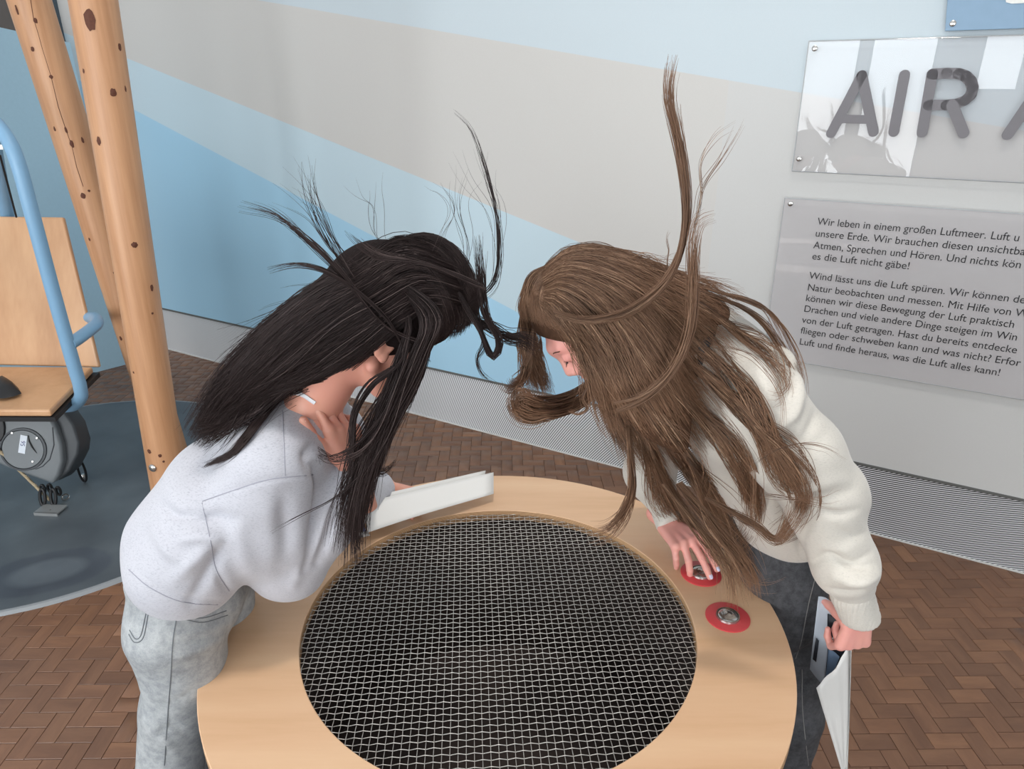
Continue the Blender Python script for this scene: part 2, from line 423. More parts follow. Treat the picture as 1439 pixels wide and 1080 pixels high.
for i, p in enumerate(panes):
    wr = empty('window_%d' % (i+1), wp((p[0]+p[1])/2, p[2], BO)); tag(wr, kind='structure')
    MB().prism(back_quad(p[0], p[1], p[2], p[3], BO+0.08), WN*0.01).build('pane', M['window'], wr)
    f_ = MB(); t = 0.025
    for (a, b, c, d) in ((p[0], p[1], p[2], p[2]+t), (p[0], p[1], p[3]-t, p[3]), (p[0], p[0]+t, p[2], p[3]), (p[1]-t, p[1], p[2], p[3])):
        f_.prism(back_quad(a, b, c, d, BO+0.02), WN*0.05)
    f_.build('window_frame', M['mullion'], wr)

# pale blue partition at the left
PA = np.array([-2.935, 4.463, 0]); PBv = np.array([0.178, 0.207, 0]); PBv /= np.linalg.norm(PBv); PN = np.array([PBv[1], -PBv[0], 0])
b = [PA-PBv*1.6, PA+PBv*0.36, PA+PBv*0.36+np.array([0, 0, 2.075]), PA-PBv*1.6+np.array([0, 0, 2.42])]
part = MB().prism(b, -PN*0.04).build('partition_panel', M['panel_blue'], bevel=0.002)
tag(part, 'tall pale blue partition panel standing behind the swing chair', 'panel')

# ================================================================== TABLE
TC = np.array([-0.025, 1.153]); RO, RI, TZ = 0.578, 0.3985, 0.80
table = empty('wind_table', (TC[0], TC[1], 0)); tag(table, 'round light birch plywood table with a wire mesh disc in its middle', 'table')
def ring_mesh(r0, r1, z0, z1, n=160, bev=0.0015):
    prof = [(r0, z0), (r0, z1-bev), (r0+bev, z1), (r1-bev, z1), (r1, z1-bev), (r1, z0), (r0, z0)]
    return MB().lathe((TC[0], TC[1], 0), (0, 0, 1), prof, n)
o = ring_mesh(RI, RO, TZ-0.028, TZ).build('tabletop', M['birch'], table, smooth=True)
o.data.materials.append(M['ply_edge'])
for p in o.data.polygons:
    if abs(p.normal.z) < 0.3: p.material_index = 1
MB().lathe((TC[0], TC[1], 0), (0, 0, 1), [(RI+0.006, TZ-0.03), (RI+0.006, 0.35), (0.0, 0.35)], 96).build('fan_shaft', M['pit'], table, smooth=True)
MB().lathe((TC[0], TC[1], 0), (0, 0, 1), [(0.44, 0.0), (0.44, TZ-0.029), (RI+0.01, TZ-0.029)], 96).build('drum_base', M['base'], table, smooth=True)
# woven crimped wires
def wires(direction, theta, name):
    pitch = 0.0136; R_ = RI+0.003; r = 0.00085; amp = 0.0016; V = []; Fc = []; n = 0
    ca, sa = math.cos(theta), math.sin(theta); K = int(R_/pitch)
    for i in range(-K, K+1):
        off = i*pitch; half = math.sqrt(max(0, R_*R_-off*off))
        if half < 0.02: continue
        js = np.arange(math.ceil(-half/(pitch/2)), math.floor(half/(pitch/2))+1)
        t = np.concatenate([[-half], js*pitch/2, [half]])
        # crimp: over / under at successive crossings (even js), flat shoulders between
        jj = np.concatenate([[js[0]-1], js, [js[-1]+1]])
        z = amp*np.cos(np.pi*jj/2.0*1.0+np.pi*(i % 2)+ (np.pi if direction else 0))
        z = np.where(jj % 2 == 0, z, 0.0)
        lat = np.where(jj % 2 == 0, 0, 0.0)
        P = np.zeros((len(t), 3)); P[:, direction] = off+lat; P[:, 1-direction] = t; P[:, 2] = z
        e1 = np.zeros(3); e1[direction] = 1
        ring = []
        for k in range(4):
            a = math.pi/4+k*math.pi/2; ring.append(P+e1*r*math.cos(a)+np.array([0, 0, r*math.sin(a)]))
        Q = np.stack(ring, 1).reshape(-1, 3)
        V.append(Q); m = len(t); base = n+np.arange(m-1)[:, None]*4
        k = np.arange(4)[None]; f = np.stack([base+k, base+(k+1) % 4, base+4+(k+1) % 4, base+4+k], 2).reshape(-1, 4); Fc.append(f); n += m*4
    V = np.concatenate(V); X = V[:, 0]*ca-V[:, 1]*sa+TC[0]; Y = V[:, 0]*sa+V[:, 1]*ca+TC[1]
    V = np.stack([X, Y, V[:, 2]+TZ-0.0125], 1)
    o = link(name, mesh_np(name, V, np.concatenate(Fc)), M['wire'], table, smooth=True); tag(o, kind='stuff')
MT = math.radians(3.5)
wires(0, MT, 'mesh_wires'); wires(1, MT, 'mesh_wires')
# two red button plates
for k, (px, py) in enumerate(((985, 806), (1022.5, 867))):
    c = atZ(px, py, TZ); bp_ = MB().lathe(c, (0, 0, 1), [(0.0, 0.003), (0.0435, 0.003), (0.045, 0.002), (0.045, 0.0)], 48).build('button_plate', M['red'], table, smooth=True)
    MB().lathe(c, (0, 0, 1), [(0.021, 0.003), (0.0215, 0.007), (0.0235, 0.007), (0.0245, 0.003)], 40).build('button_ring', M['steel'], bp_, smooth=True)
    bc = MB().lathe(c, (0, 0, 1), [(0.0, 0.0105), (0.006, 0.0102), (0.007, 0.0095), (0.010, 0.0093), (0.011, 0.010), (0.018, 0.0085), (0.0205, 0.006), (0.0205, 0.002)], 40); bc.build('button_cap', M['steel'], bp_, smooth=True)

# ================================================================== LOG POLES
def pole(name, top, bot, r0, r1, label, knots, split=False):
    top, bot = np.array(top), np.array(bot); ax = top-bot; L_ = np.linalg.norm(ax)
    e = empty(name, bot); tag(e, label, 'pole', 'pine log poles at the left')
    axn = ax/L_
    if split:      # two log halves with a seam
        side = np.cross(axn, [0.35, 1, 0]); side /= np.linalg.norm(side)
        pts = [bot+ax*t for t in np.linspace(0, 1, 14)]
        MB().tube(pts, [r0+(r1-r0)*t for t in np.linspace(0, 1, 14)], 28).build('log', M['pole'], e, smooth=True)
    else:
        pts = [bot+ax*t for t in np.linspace(0, 1, 14)]
        MB().tube(pts, [r0+(r1-r0)*t for t in np.linspace(0, 1, 14)], 36).build('log', M['pole'], e, smooth=True)
    return e, axn
def on_pole(px, py, top, bot, r0, r1):
    """front surface point of the pole along the camera ray through an image pixel"""
    d = ray(px, py); d = d/np.linalg.norm(d); bot = np.array(bot); top = np.array(top); ax = top-bot; L_ = np.linalg.norm(ax); a = ax/L_
    best = None
    for t in np.linspace(1.0, 7.0, 3001):
        q = CAM+d*t; h = (q-bot)@a; rr = r0+(r1-r0)*h/L_
        dd = np.linalg.norm(q-bot-a*h)-rr
        if dd <= 0: best = (q, (q-bot-a*h)/max(rr, 1e-6)); break
    return best
p1b = atZ(247, 745, 0.0195); p1t = atY(131, 0, 2.62); p1t = p1b+(p1t-p1b)*1.5
p2b = atZ(243, 640, 0.028); p2t = atY(41, 0, 3.15); p2t = p2b+(p2t-p2b)*1.45
for (nm, t_, b_, r0, r1, lab, kn) in (
    ('log_pole', p1t, p1b, 0.071, 0.076, 'thick upright pine log pole with a steel bolt, nearest the girl in grey',
     [(126, 28, 9, 17), (159, 130, 5, 7), (168, 66, 4, 6), (118, 100, 2.5, 4), (176, 125, 2, 5), (139, 198, 4, 7), (189, 344, 5, 5), (160, 383, 2, 2), (214, 440, 2, 2), (213, 404, 3, 6), (188, 523, 2, 2), (193, 598, 3, 5), (210, 634, 4, 4), (225, 640, 3, 3), (230, 648, 2, 2)]),
    ('log_pole', p2t, p2b, 0.078, 0.079, 'leaning pine log pole with a long drying crack, behind the bolted pole',
     [(50, 29, 3, 4), (46, 69, 3, 4), (72, 108, 3, 3), (24, 14, 2, 8), (77, 181, 2, 4), (93, 183, 2, 5), (101, 202, 3, 6), (116, 197, 2, 5), (117, 275, 4, 5), (125, 268, 2, 2), (126, 336, 2, 3), (170, 475, 3, 4)])):
    e, axn = pole(nm, t_, b_, r0, r1, lab, kn)
    for (kx, ky, rx, ry) in [(a, b, c*0.85, d*0.85) for a, b, c, d in kn]:
        h = on_pole(kx, ky, t_, b_, r0, r1)
        if h is None: continue
        q, nrm = h; dist = (q-CAM)@Fv; s = dist/FPX
        side = np.cross(axn, nrm); mb = MB(); ring = []
        rr = random.Random(int(kx*7+ky)); V = [q+nrm*0.0035]
        for j in range(14):
            a = j*math.pi/7; k_ = rr.uniform(0.85, 1.12)
            pt = q+side*math.cos(a)*rx*s*k_+axn*math.sin(a)*ry*s*k_
            hh = (pt-b_)@axn; rad = (pt-b_)-axn*hh; pt = b_+axn*hh+rad/np.linalg.norm(rad)*(np.linalg.norm((q-b_)-axn*((q-b_)@axn))+0.0015)
            V.append(pt)
        mb.add(V, [(0, j, j % 14+1) for j in range(1, 15)]); mb.build('knot', M['knot'], e)
    if lab.startswith('thick'):
        q, nrm = on_pole(215, 657, t_, b_, r0, r1)
        MB().lathe(q, nrm, [(0.017, 0.0), (0.017, 0.004), (0.012, 0.009), (0.004, 0.011), (0.0, 0.011)], 20).build('bolt', M['steel'], e, smooth=True)
    else:
        pts = []
        for (cx_, cy_) in ((43, 0), (47, 25), (53, 45), (60, 70), (72, 108), (82, 150), (93, 183), (101, 205), (108, 235), (117, 262)):
            h = on_pole(cx_, cy_, t_, b_, r0, r1)
            if h: pts.append(h[0]+h[1]*0.0006)
        MB().tube(pts, 0.0014, 5).build('crack', M['knot'], e)

# ================================================================== RUBBER MAT
mt = MB().lathe((MATC[0], MATC[1], 0), (0, 0, 1), [(0.0, 0.014), (0.985, 0.014), (0.99, 0.013)], 120).build('rubber_mat', M['mat']); 
me_shift = mt.data; me_shift.transform(Matrix.Translation((-MATC[0], -MATC[1], 0))); mt.location = (MATC[0], MATC[1], 0)
tag(mt, 'round dark grey rubber floor mat under the swing chair', 'mat')
MB().lathe((MATC[0], MATC[1], 0), (0, 0, 1), [(0.988, 0.0135), (1.0, 0.013), (1.008, 0.0), (0.99, 0.0)], 120).build('rim', M['mat_edge'], mt, smooth=True)

# ================================================================== SWING CHAIR (blue tube frame, plywood back and seat)
ch = empty('swing_chair', (-2.3, 3.0, 0)); tag(ch, 'swing chair with light blue tube frame and plywood seat and back', 'chair')
def smooth_path(pts, n=8):
    P = [np.array(p, float) for p in pts]; P = [2*P[0]-P[1]]+P+[2*P[-1]-P[-2]]; out = []
    for i in range(1, len(P)-2):
        for k in range(n):
            t = k/n; a, b, c, d = P[i-1:i+3]
            out.append(0.5*((2*b)+(-a+c)*t+(2*a-5*b+4*c-d)*t*t+(-a+3*b-3*c+d)*t**3))
    out.append(P[-2]); return out
# back board: thick rounded plate, slightly reclined
bk = [atY(88, 305, 3.22), atY(139, 516, 3.035)]; bdir = np.array([-1.0, 0.05, 0])
q = [bk[0], bk[1], bk[1]+bdir*0.62, bk[0]+bdir*0.55]
nrm = np.cross(q[1]-q[0], q[2]-q[1]); nrm /= np.linalg.norm(nrm); nrm = nrm if nrm[1] > 0 else -nrm
MB().prism(q, nrm*0.022).build('backrest', M['plywood'], ch, bevel=0.008, seg=3)
s1, s2 = atY(130, 515, 3.03), atY(70, 576, 2.72); s2[2] = s1[2]-0.01; s2 = atZ(70, 576, s1[2]-0.012)
q = [s1, s2, s2+np.array([-0.6, 0.0, 0]), s1+np.array([-0.7, 0.0, 0])]
MB().prism(q, (0, 0, -0.03)).build('seat', M['plywood'], ch, bevel=0.008, seg=3)
q2 = [p+np.array([0.0, 0, -0.032]) for p in q]; q2[0] = q2[0]+np.array([0.02, 0.01, 0]); q2[1] = q2[1]+np.array([0.012, 0.0, 0])
MB().prism(q2, (0, 0, -0.02)).build('seat_pad', M['black'], ch)
fr = smooth_path([atY(-45, 150, 2.78), atY(-15, 165, 2.74), atY(6, 188, 2.70), atY(24, 225, 2.68), atY(45, 300, 2.68), atY(72, 400, 2.70), atY(100, 500, 2.72), atY(112, 540, 2.73)], 6)
fr += smooth_path([atY(112, 541, 2.73), atY(114, 556, 2.74), atY(106, 567, 2.76), atY(90, 571, 2.80), atY(20, 574, 2.92)], 6)[1:]
MB().tube(fr, 0.0265, 16).build('frame_tube', M['frame_blue'], ch, smooth=True)
fr2 = smooth_path([atY(-45, 140, 3.1), atY(-14, 175, 3.08), atY(-6, 215, 3.1), atY(10, 300, 3.28), atY(22, 360, 3.34)], 6)
MB().tube(fr2, 0.0265, 16).build('frame_tube', M['frame_blue'], ch, smooth=True)
arm = smooth_path([atY(98, 483, 2.72), atY(112, 474, 2.78), atY(128, 462, 2.88), atY(136, 454, 2.96), atY(134, 447, 3.06), atY(125, 446, 3.12)], 6)
MB().tube(arm, 0.026, 16).build('armrest', M['frame_blue'], ch, smooth=True)
cb = [atY(0, 218, 2.85), atY(23, 305, 3.0)]; MB().tube(cb, 0.004, 6).build('cable', M['black'], ch)
MB().box(atY(1, 206, 2.72), (0.02, 0, 0), (0, 0.02, 0), (0, 0, 0.008)).build('clamp', M['steel'], ch)
# black seat-belt pad resting on the seat
v = []
mb = MB(); zc = s1[2]
prof = [(-8, 560), (-6, 535), (2, 530), (14, 537), (26, 545), (31, 553), (20, 557), (6, 560)]
base = [atZ(x, y, zc+0.004) for x, y in prof]
cen = sum(base)/len(base)
top = [cen+(p-cen)*0.55+np.array([0, 0, 0.035]) for p in base]
n_ = len(base); mb.add(base+top+[cen+np.array([0, 0, 0.045])], [(i, (i+1) % n_, n_+(i+1) % n_, n_+i) for i in range(n_)]+[(n_+i, n_+(i+1) % n_, 2*n_) for i in range(n_)]+[tuple(range(n_-1, -1, -1))])
sd = mb.build('belt_pad', M['black'], smooth=True, bevel=0.003); tag(sd, 'black belt pad lying on the plywood seat of the swing chair', 'pad')

# grey winch housing under the seat
hw = ch
hd = ray(40, 625); hd = hd/np.linalg.norm(hd); hx = np.array([1.0, 0, 0]); hn = np.array([0.12, -0.96, 0.28]); hn /= np.linalg.norm(hn); hx = np.cross([0, 0, 1.0], -hn); hx /= np.linalg.norm(hx); hx = -hx if hx[0] < 0 else hx; hz = np.cross(hn, hx); hz = hz if hz[2] > 0 else -hz
HC = atY(38, 620, 2.82)
def hq(px, py, o=0.0):
    d = ray(px, py); t = ((HC-CAM)@hn)/(d@hn); return CAM+d*t+hn*o
outline = [(-40, 585), (-10, 582), (30, 584), (70, 580), (92, 590), (104, 610), (108, 632), (100, 655), (82, 680), (72, 681), (40, 668), (5, 655), (-25, 640), (-42, 620)]
def housing(outl, off, depth, name, mat, bev):
    return MB().prism([hq(x, y, off) for x, y in outl], -hn*depth).build(name, mat, hw, smooth=True, bevel=bev, seg=4)
hw = housing([(-40, 585), (-10, 582), (30, 584), (68, 582), (78, 600), (86, 625), (88, 648), (82, 668), (74, 680), (40, 668), (5, 655), (-25, 640), (-42, 620)], 0.0, 0.16, 'winch_housing', M['grey_plastic'], 0.014)
housing([(60, 582), (84, 578), (98, 598), (106, 624), (104, 640), (92, 664), (76, 679), (60, 665)], -0.035, 0.12, 'housing_cheek', M['grey_dark'], 0.012)
cc = hq(33, 631, 0.0); rad_ = np.linalg.norm(hq(64, 631)-cc)
MB().lathe(cc, hn, [(rad_*1.08, -0.004), (rad_*1.06, 0.006), (rad_*0.97, 0.007), (rad_*0.95, 0.002)], 48).build('cover_ring', M['grey_dark'], hw, smooth=True)
MB().lathe(cc, hn, [(rad_*0.95, 0.001), (rad_*0.93, 0.006), (0.0, 0.008)], 48).build('cover_disc', M['grey_plastic'], hw, smooth=True)
st = MB().prism([hq(30.5, 610, 0.0085), hq(40, 612, 0.0085), hq(36.5, 637, 0.0085), hq(27, 635, 0.0085)], hn*0.0008).build('sticker', M['sticker'], hw)
def text_mesh(body, size, origin, xa, ya, extr, mat, parent, name='lettering', shear=0.0, align='LEFT', spacing=1.0):
    cu = bpy.data.curves.new('t', 'FONT'); cu.body = body; cu.size = size; cu.extrude = extr; cu.align_x = align; cu.shear = shear; cu.space_character = spacing
    to = bpy.data.objects.new('t', cu); COL.objects.link(to)
    dg = bpy.context.evaluated_depsgraph_get(); me = bpy.data.meshes.new_from_object(to.evaluated_get(dg))
    COL.objects.unlink(to); bpy.data.objects.remove(to); bpy.data.curves.remove(cu)
    xa, ya = Vector(xa), Vector(ya); za = xa.cross(ya)
    me.transform(Matrix(((xa.x, ya.x, za.x, origin[0]), (xa.y, ya.y, za.y, origin[1]), (xa.z, ya.z, za.z, origin[2]), (0, 0, 0, 1))))
    me.materials.clear()
    o = link(name, me, mat, None)
    if parent is not None: 
        bpy.data.objects.remove(o); me.materials.clear(); o = link(name, me, mat, parent)
    return o
sx_ = hq(30, 631)-hq(33, 612); sx_ = sx_/np.linalg.norm(sx_)
text_mesh('95', 0.026, hq(31.5, 618, 0.0097), sx_, np.cross(hn, sx_), 0.0002, M['ink_blue'], hw, 'sticker_number')
MB().tube([hq(x, y, 0.009) for x, y in ((41, 611), (42.5, 619), (46.5, 627), (53, 636))], [0.0016, 0.003, 0.0035, 0.001], 6).build('cover_slot', M['black'], hw)
for (x, y) in ((18, 608), (53, 615), (47, 648)):
    MB().lathe(hq(x, y, 0.006), hn, [(0.005, 0), (0.005, 0.003), (0, 0.004)], 10).build('screw', M['steel'], hw, smooth=True)
MB().tube([hq(x, y, 0.001) for x, y in ((74, 600), (76, 625), (70, 645), (60, 655), (50, 659))], 0.0022, 6).build('shell_seam', M['grey_dark'], hw)
MB().prism([hq(-10, 575, 0.01), hq(4, 577, 0.01), hq(8, 600, 0.01), hq(7, 612, 0.01), (hq(2, 620, 0.01)), hq(-10, 618, 0.01)], -hn*0.03).build('strap_guide', M['black'], hw, bevel=0.004)
# rope running down to the floor anchor
anchor = empty('floor_anchor', atZ(72, 712, 0.014)); tag(anchor, 'small steel floor bracket with black shackles holding the rope end', 'bracket')
ra, rb = hq(-22, 600, 0.05), atZ(70, 702, 0.03)
rp = MB()
for ph in (0, 2.1, 4.2):
    rp.tube([ra+(rb-ra)*t+np.array([math.cos(ph+t*110), 0, math.sin(ph+t*110)])*0.0042 for t in np.linspace(0, 1, 150)], 0.0048, 6)
tag(rp.build('rope', M['rope'], smooth=True), 'beige twisted rope running from the winch to the floor bracket', 'rope')
ac = atZ(72, 718, 0.014)
MB().box(ac+np.array([0, 0, 0.010]), (0.056, -0.004, 0), (0.003, 0.036, 0), (0, 0, 0.004)).build('bracket_plate', M['bracket'], anchor, bevel=0.001)
MB().box(ac+np.array([0, -0.036, 0.006]), (0.056, -0.004, 0), (0, 0.004, 0), (0, 0, 0.008)).build('bracket_lip', M['bracket'], anchor)
for (x, y, tl) in ((62, 706, 0.5), (77, 706, 0.5)):
    c = atZ(x, y, 0.03); MB().tube([c+np.array([0.012*math.cos(a), 0.01*math.sin(a), 0.03+0.038*math.sin(a)]) for a in np.linspace(0, 2*math.pi, 18, endpoint=False)], 0.007, 8, closed=True).build('shackle', M['black'], anchor, smooth=True)
for (x, y) in ((60, 690), (70, 689), (82, 693)):
    c = atZ(x, y, 0.05); MB().tube([c+np.array([0.010*math.cos(a), 0.005, 0.01+0.022*math.sin(a)]) for a in np.linspace(0, 2*math.pi, 14, endpoint=False)], 0.006, 8, closed=True).build('shackle', M['black'], anchor, smooth=True)
c = atZ(71, 717, 0.024); MB().lathe(c, (0, 0, 1), [(0.006, 0), (0.006, 0.003), (0, 0.005)], 12).build('bolt', M['steel'], anchor, smooth=True)
c = atZ(92, 698, 0.03); MB().tube([c+np.array([0.016*math.cos(a), 0.012*math.sin(a), 0.008*math.sin(a)]) for a in np.linspace(0, 2*math.pi, 16, endpoint=False)], 0.004, 6, closed=True).build('ring', M['steel'], anchor, smooth=True)
# black strap with a carabiner at the right of the winch
sb = empty('carabiner_strap', atZ(117, 676, 0.014)); tag(sb, 'black strap with a small oval carabiner hooked to the mat, right of the winch', 'strap')
MB().tube(smooth_path([atY(97, 578, 2.95), atY(103, 610, 2.96), atY(108, 640, 2.97)], 4), [0.006]*9, 6).build('strap', M['black'], sb)
MB().tube([atY(107, 618, 2.965), atY(109, 641, 2.975)], [0.012, 0.014], 8).build('strap_sleeve', M['black'], sb)
MB().tube([atY(110, 640, 2.97), atY(111, 648, 2.98)], 0.006, 8).build('swivel', M['steel'], sb)
ca_, cb_ = atY(111, 646, 2.98), atZ(119, 676, 0.02); ax_ = cb_-ca_; sdv = np.cross(ax_, [0, 1, 0]); sdv /= np.linalg.norm(sdv)
MB().tube([ca_+ax_*(0.5+0.5*math.sin(a))+sdv*0.017*math.cos(a) for a in np.linspace(0, 2*math.pi, 24, endpoint=False)], 0.0055, 8, closed=True).build('carabiner', M['black'], sb, smooth=True)
MB().lathe(atZ(117, 671, 0.014), (0, 0, 1), [(0.013, 0), (0.013, 0.01), (0.008, 0.02), (0, 0.022)], 16).build('floor_eye', M['steel'], sb, smooth=True)

# ================================================================== WALL SIGNS
def sign_plate(name, corners, off, thick, label, screws, mat, edge=None):
    """corners: (s,z) from top-left clockwise as one faces the wall"""
    c0 = corners[0]; root = empty(name, wp(c0[0], c0[1], off)); tag(root, label, 'sign')
    b = [wp(s, z, off) for s, z in corners]
    MB().prism(b, WN*thick).build('plate', mat, root, bevel=0.001)
    for (s, z) in screws:
        MB().lathe(wp(s, z, 0.0), WN, [(0.0075, 0), (0.0075, off-0.001)], 16).build('standoff', M['steel'], root, smooth=True)
        MB().lathe(wp(s, z, off+thick), WN, [(0.010, 0.0), (0.010, 0.002), (0.007, 0.0035), (0.0, 0.0035)], 20).build('screw', M['steel'], root, smooth=True)
    if edge:
        e = MB(); n = len(b)
        for i in range(n):
            a_, c_ = b[i], b[(i+1) % n]; e.tube([a_+WN*thick*0.5, c_+WN*thick*0.5], thick*0.42, 4)
        e.build('plate_edge', edge, root)
    return root
OFF = 0.022
def wq(x, y): return wallpix(x, y, OFF+0.004)
tl, bl = wq(1137, 58), wq(1113, 240)
SR = -1.6
air = sign_plate('title_sign', [tl, (SR, tl[1]), (SR, bl[1]), bl], OFF, 0.006, 'clear acrylic title sign reading AIR in large grey letters on the wall',
                 [wq(1145, 68), wq(1123, 223)], M['acrylic'], M['acrylic_edge'])
tl2, bl2 = wq(1103, 278), wq(1073, 500)
txt = sign_plate('text_sign', [tl2, (SR, tl2[1]), (SR, bl2[1]), bl2], OFF, 0.006, 'acrylic text sign with German paragraphs about air, below the title sign',
                 [wq(1111, 286)], M['acrylic_hazy'], M['acrylic_edge'])
tl3, bl3 = wq(1336, -60), wq(1328, 43.5)
blu = sign_plate('blue_sign', [tl3, (SR, tl3[1]), (SR, bl3[1]), bl3], OFF, 0.008, 'blue wall sign with a white rounded field, cut by the top right corner',
                 [wq(1339, 33)], M['sign_blue'])
a_ = wq(1412, 2); MB().prism([wp(a_[0]-0.004, a_[1]-0.003, OFF+0.009), wp(a_[0]-0.02, a_[1]-0.008, OFF+0.009), wp(SR, a_[1]-0.008, OFF+0.009), wp(SR, a_[1]+0.25, OFF+0.009), wp(a_[0], a_[1]+0.25, OFF+0.009), wp(a_[0], a_[1]+0.006, OFF+0.009)], WN*0.002).build('white_field', M['white'], blu)
# large letters built from round-ended strokes
def stroke(mb, pts, w, o, t):
    """pts in (s,z) wall coordinates"""
    P = [np.array(p, float) for p in pts]
    for a, b in zip(P[:-1], P[1:]):
        d = b-a; d /= np.linalg.norm(d)+1e-9; ang = math.atan2(d[1], d[0]); poly = []
        for k in range(9): th = ang+math.pi/2+k*math.pi/8; poly.append(a+w*np.array([math.cos(th), math.sin(th)]))
        for k in range(9): th = ang-math.pi/2+k*math.pi/8; poly.append(b+w*np.array([math.cos(th), math.sin(th)]))
        mb.prism([wp(p[0], p[1], o) for p in poly], WN*t)
OL = OFF+0.0065
def wl(x, y): return wallpix(x, y, OL)
LW = 0.0175
A_ = MB(); stroke(A_, [wl(1168, 187), wl(1211, 106), wl(1227.5, 185)], LW, OL, 0.004); stroke(A_, [wl(1181, 167), wl(1222, 168)], LW*0.85, OL+0.0001, 0.004); A_.build('letter_a', M['letter'], air)
I_ = MB(); stroke(I_, [wl(1271, 105.5), wl(1256, 185)], LW, OL, 0.004); I_.build('letter_i', M['letter'], air)
R_ = MB(); bowl = [wl(1296, 186), wl(1310, 104)]
bowl += [wl(x, y) for x, y in ((1330, 103), (1347, 103.5), (1357, 107), (1364, 114), (1367, 124), (1364, 134), (1356, 141), (1344, 146), (1330, 147.5), (1305, 147.5))]
stroke(R_, bowl, LW, OL, 0.004); stroke(R_, [wl(1338, 147.5), wl(1354, 187)], LW, OL+0.0001, 0.004); R_.build('letter_r', M['letter'], air)
a2 = wl(1416, 189); hA = wl(1211, 106)[1]; sA = wl(1211, 106)[0]-wl(1168, 187)[0]
A2 = MB(); stroke(A2, [a2, (a2[0]+sA, hA), (a2[0]+2*sA-0.02, a2[1])], LW, OL, 0.004); stroke(A2, [(a2[0]+sA*0.35, a2[1]+0.055), (a2[0]+sA*1.6, a2[1]+0.055)], LW*0.85, OL+0.0001, 0.004); A2.build('letter_a', M['letter'], air)
# paragraphs: full sentences run on to the right, only as much as the photograph shows
lines = [('Wir leben in einem großen Luftmeer. Luft u', 1148, 315.5), ('unsere Erde. Wir brauchen diesen unsichtba', 1145, 332), ('Atmen, Sprechen und Hören. Und nichts kön', 1142.5, 348.5), ('es die Luft nicht gäbe!', 1140.5, 364),
         ('Wind lässt uns die Luft spüren. Wir können de', 1136.5, 391), ('Natur beobachten und messen. Mit Hilfe von W', 1134, 407.5), ('können wir diese Bewegung der Luft praktisch', 1131.5, 422.5), ('Drachen und viele andere Dinge steigen im Win', 1129, 437.5),
         ('von der Luft getragen. Hast du bereits entdecke', 1126.5, 453), ('fliegen oder schweben kann und was nicht? Erfor', 1124.5, 468), ('Luft und finde heraus, was die Luft alles kann!', 1122.5, 483.5)]
ends = {3: 1277, 10: 1408.5, 4: 1432, 0: 1438, 9: 1438}
targ = {0: ('Wir leben in einem großen Luftmeer.', 1384), 1: ('unsere Erde.', 1221), 2: ('Atmen, Sprechen und Hören.', 1323), 3: ('es die Luft nicht gäbe!', 1277), 4: ('Wind lässt uns die Luft spüren.', 1328), 5: ('Natur beobachten und messen.', 1326.5),
        6: ('können wir diese Bewegung der Luft', 1359), 7: ('Drachen und viele andere Dinge', 1323.5), 8: ('von der Luft getragen.', 1257), 9: ('fliegen oder schweben kann und was nicht?', 1395), 10: ('Luft und finde heraus, was die Luft alles kann!', 1408.5)}
for i, (body, x, y) in enumerate(lines):
    s0, z0 = wl(x, y); ref, xe = targ[i]
    se = wl(xe, y+0.10*(xe-x))[0]
    org = wp(s0, z0, OL+0.0003)
    o = text_mesh(ref, 0.040, (0, 0, 0), (1, 0, 0), (0, 1, 0), 0.0, M['ink'], None, 'tmp')
    wref = max(v.co.x for v in o.data.vertices); me_ = o.data; bpy.data.objects.remove(o); bpy.data.meshes.remove(me_)
    sc_ = (s0-se)/wref
    xa = -WL*sc_; ya = np.array([0, 0, 1.0])
    text_mesh(body, 0.040, org, xa, ya, 0.0003, M['ink'], txt, 'text_line', shear=0.0)
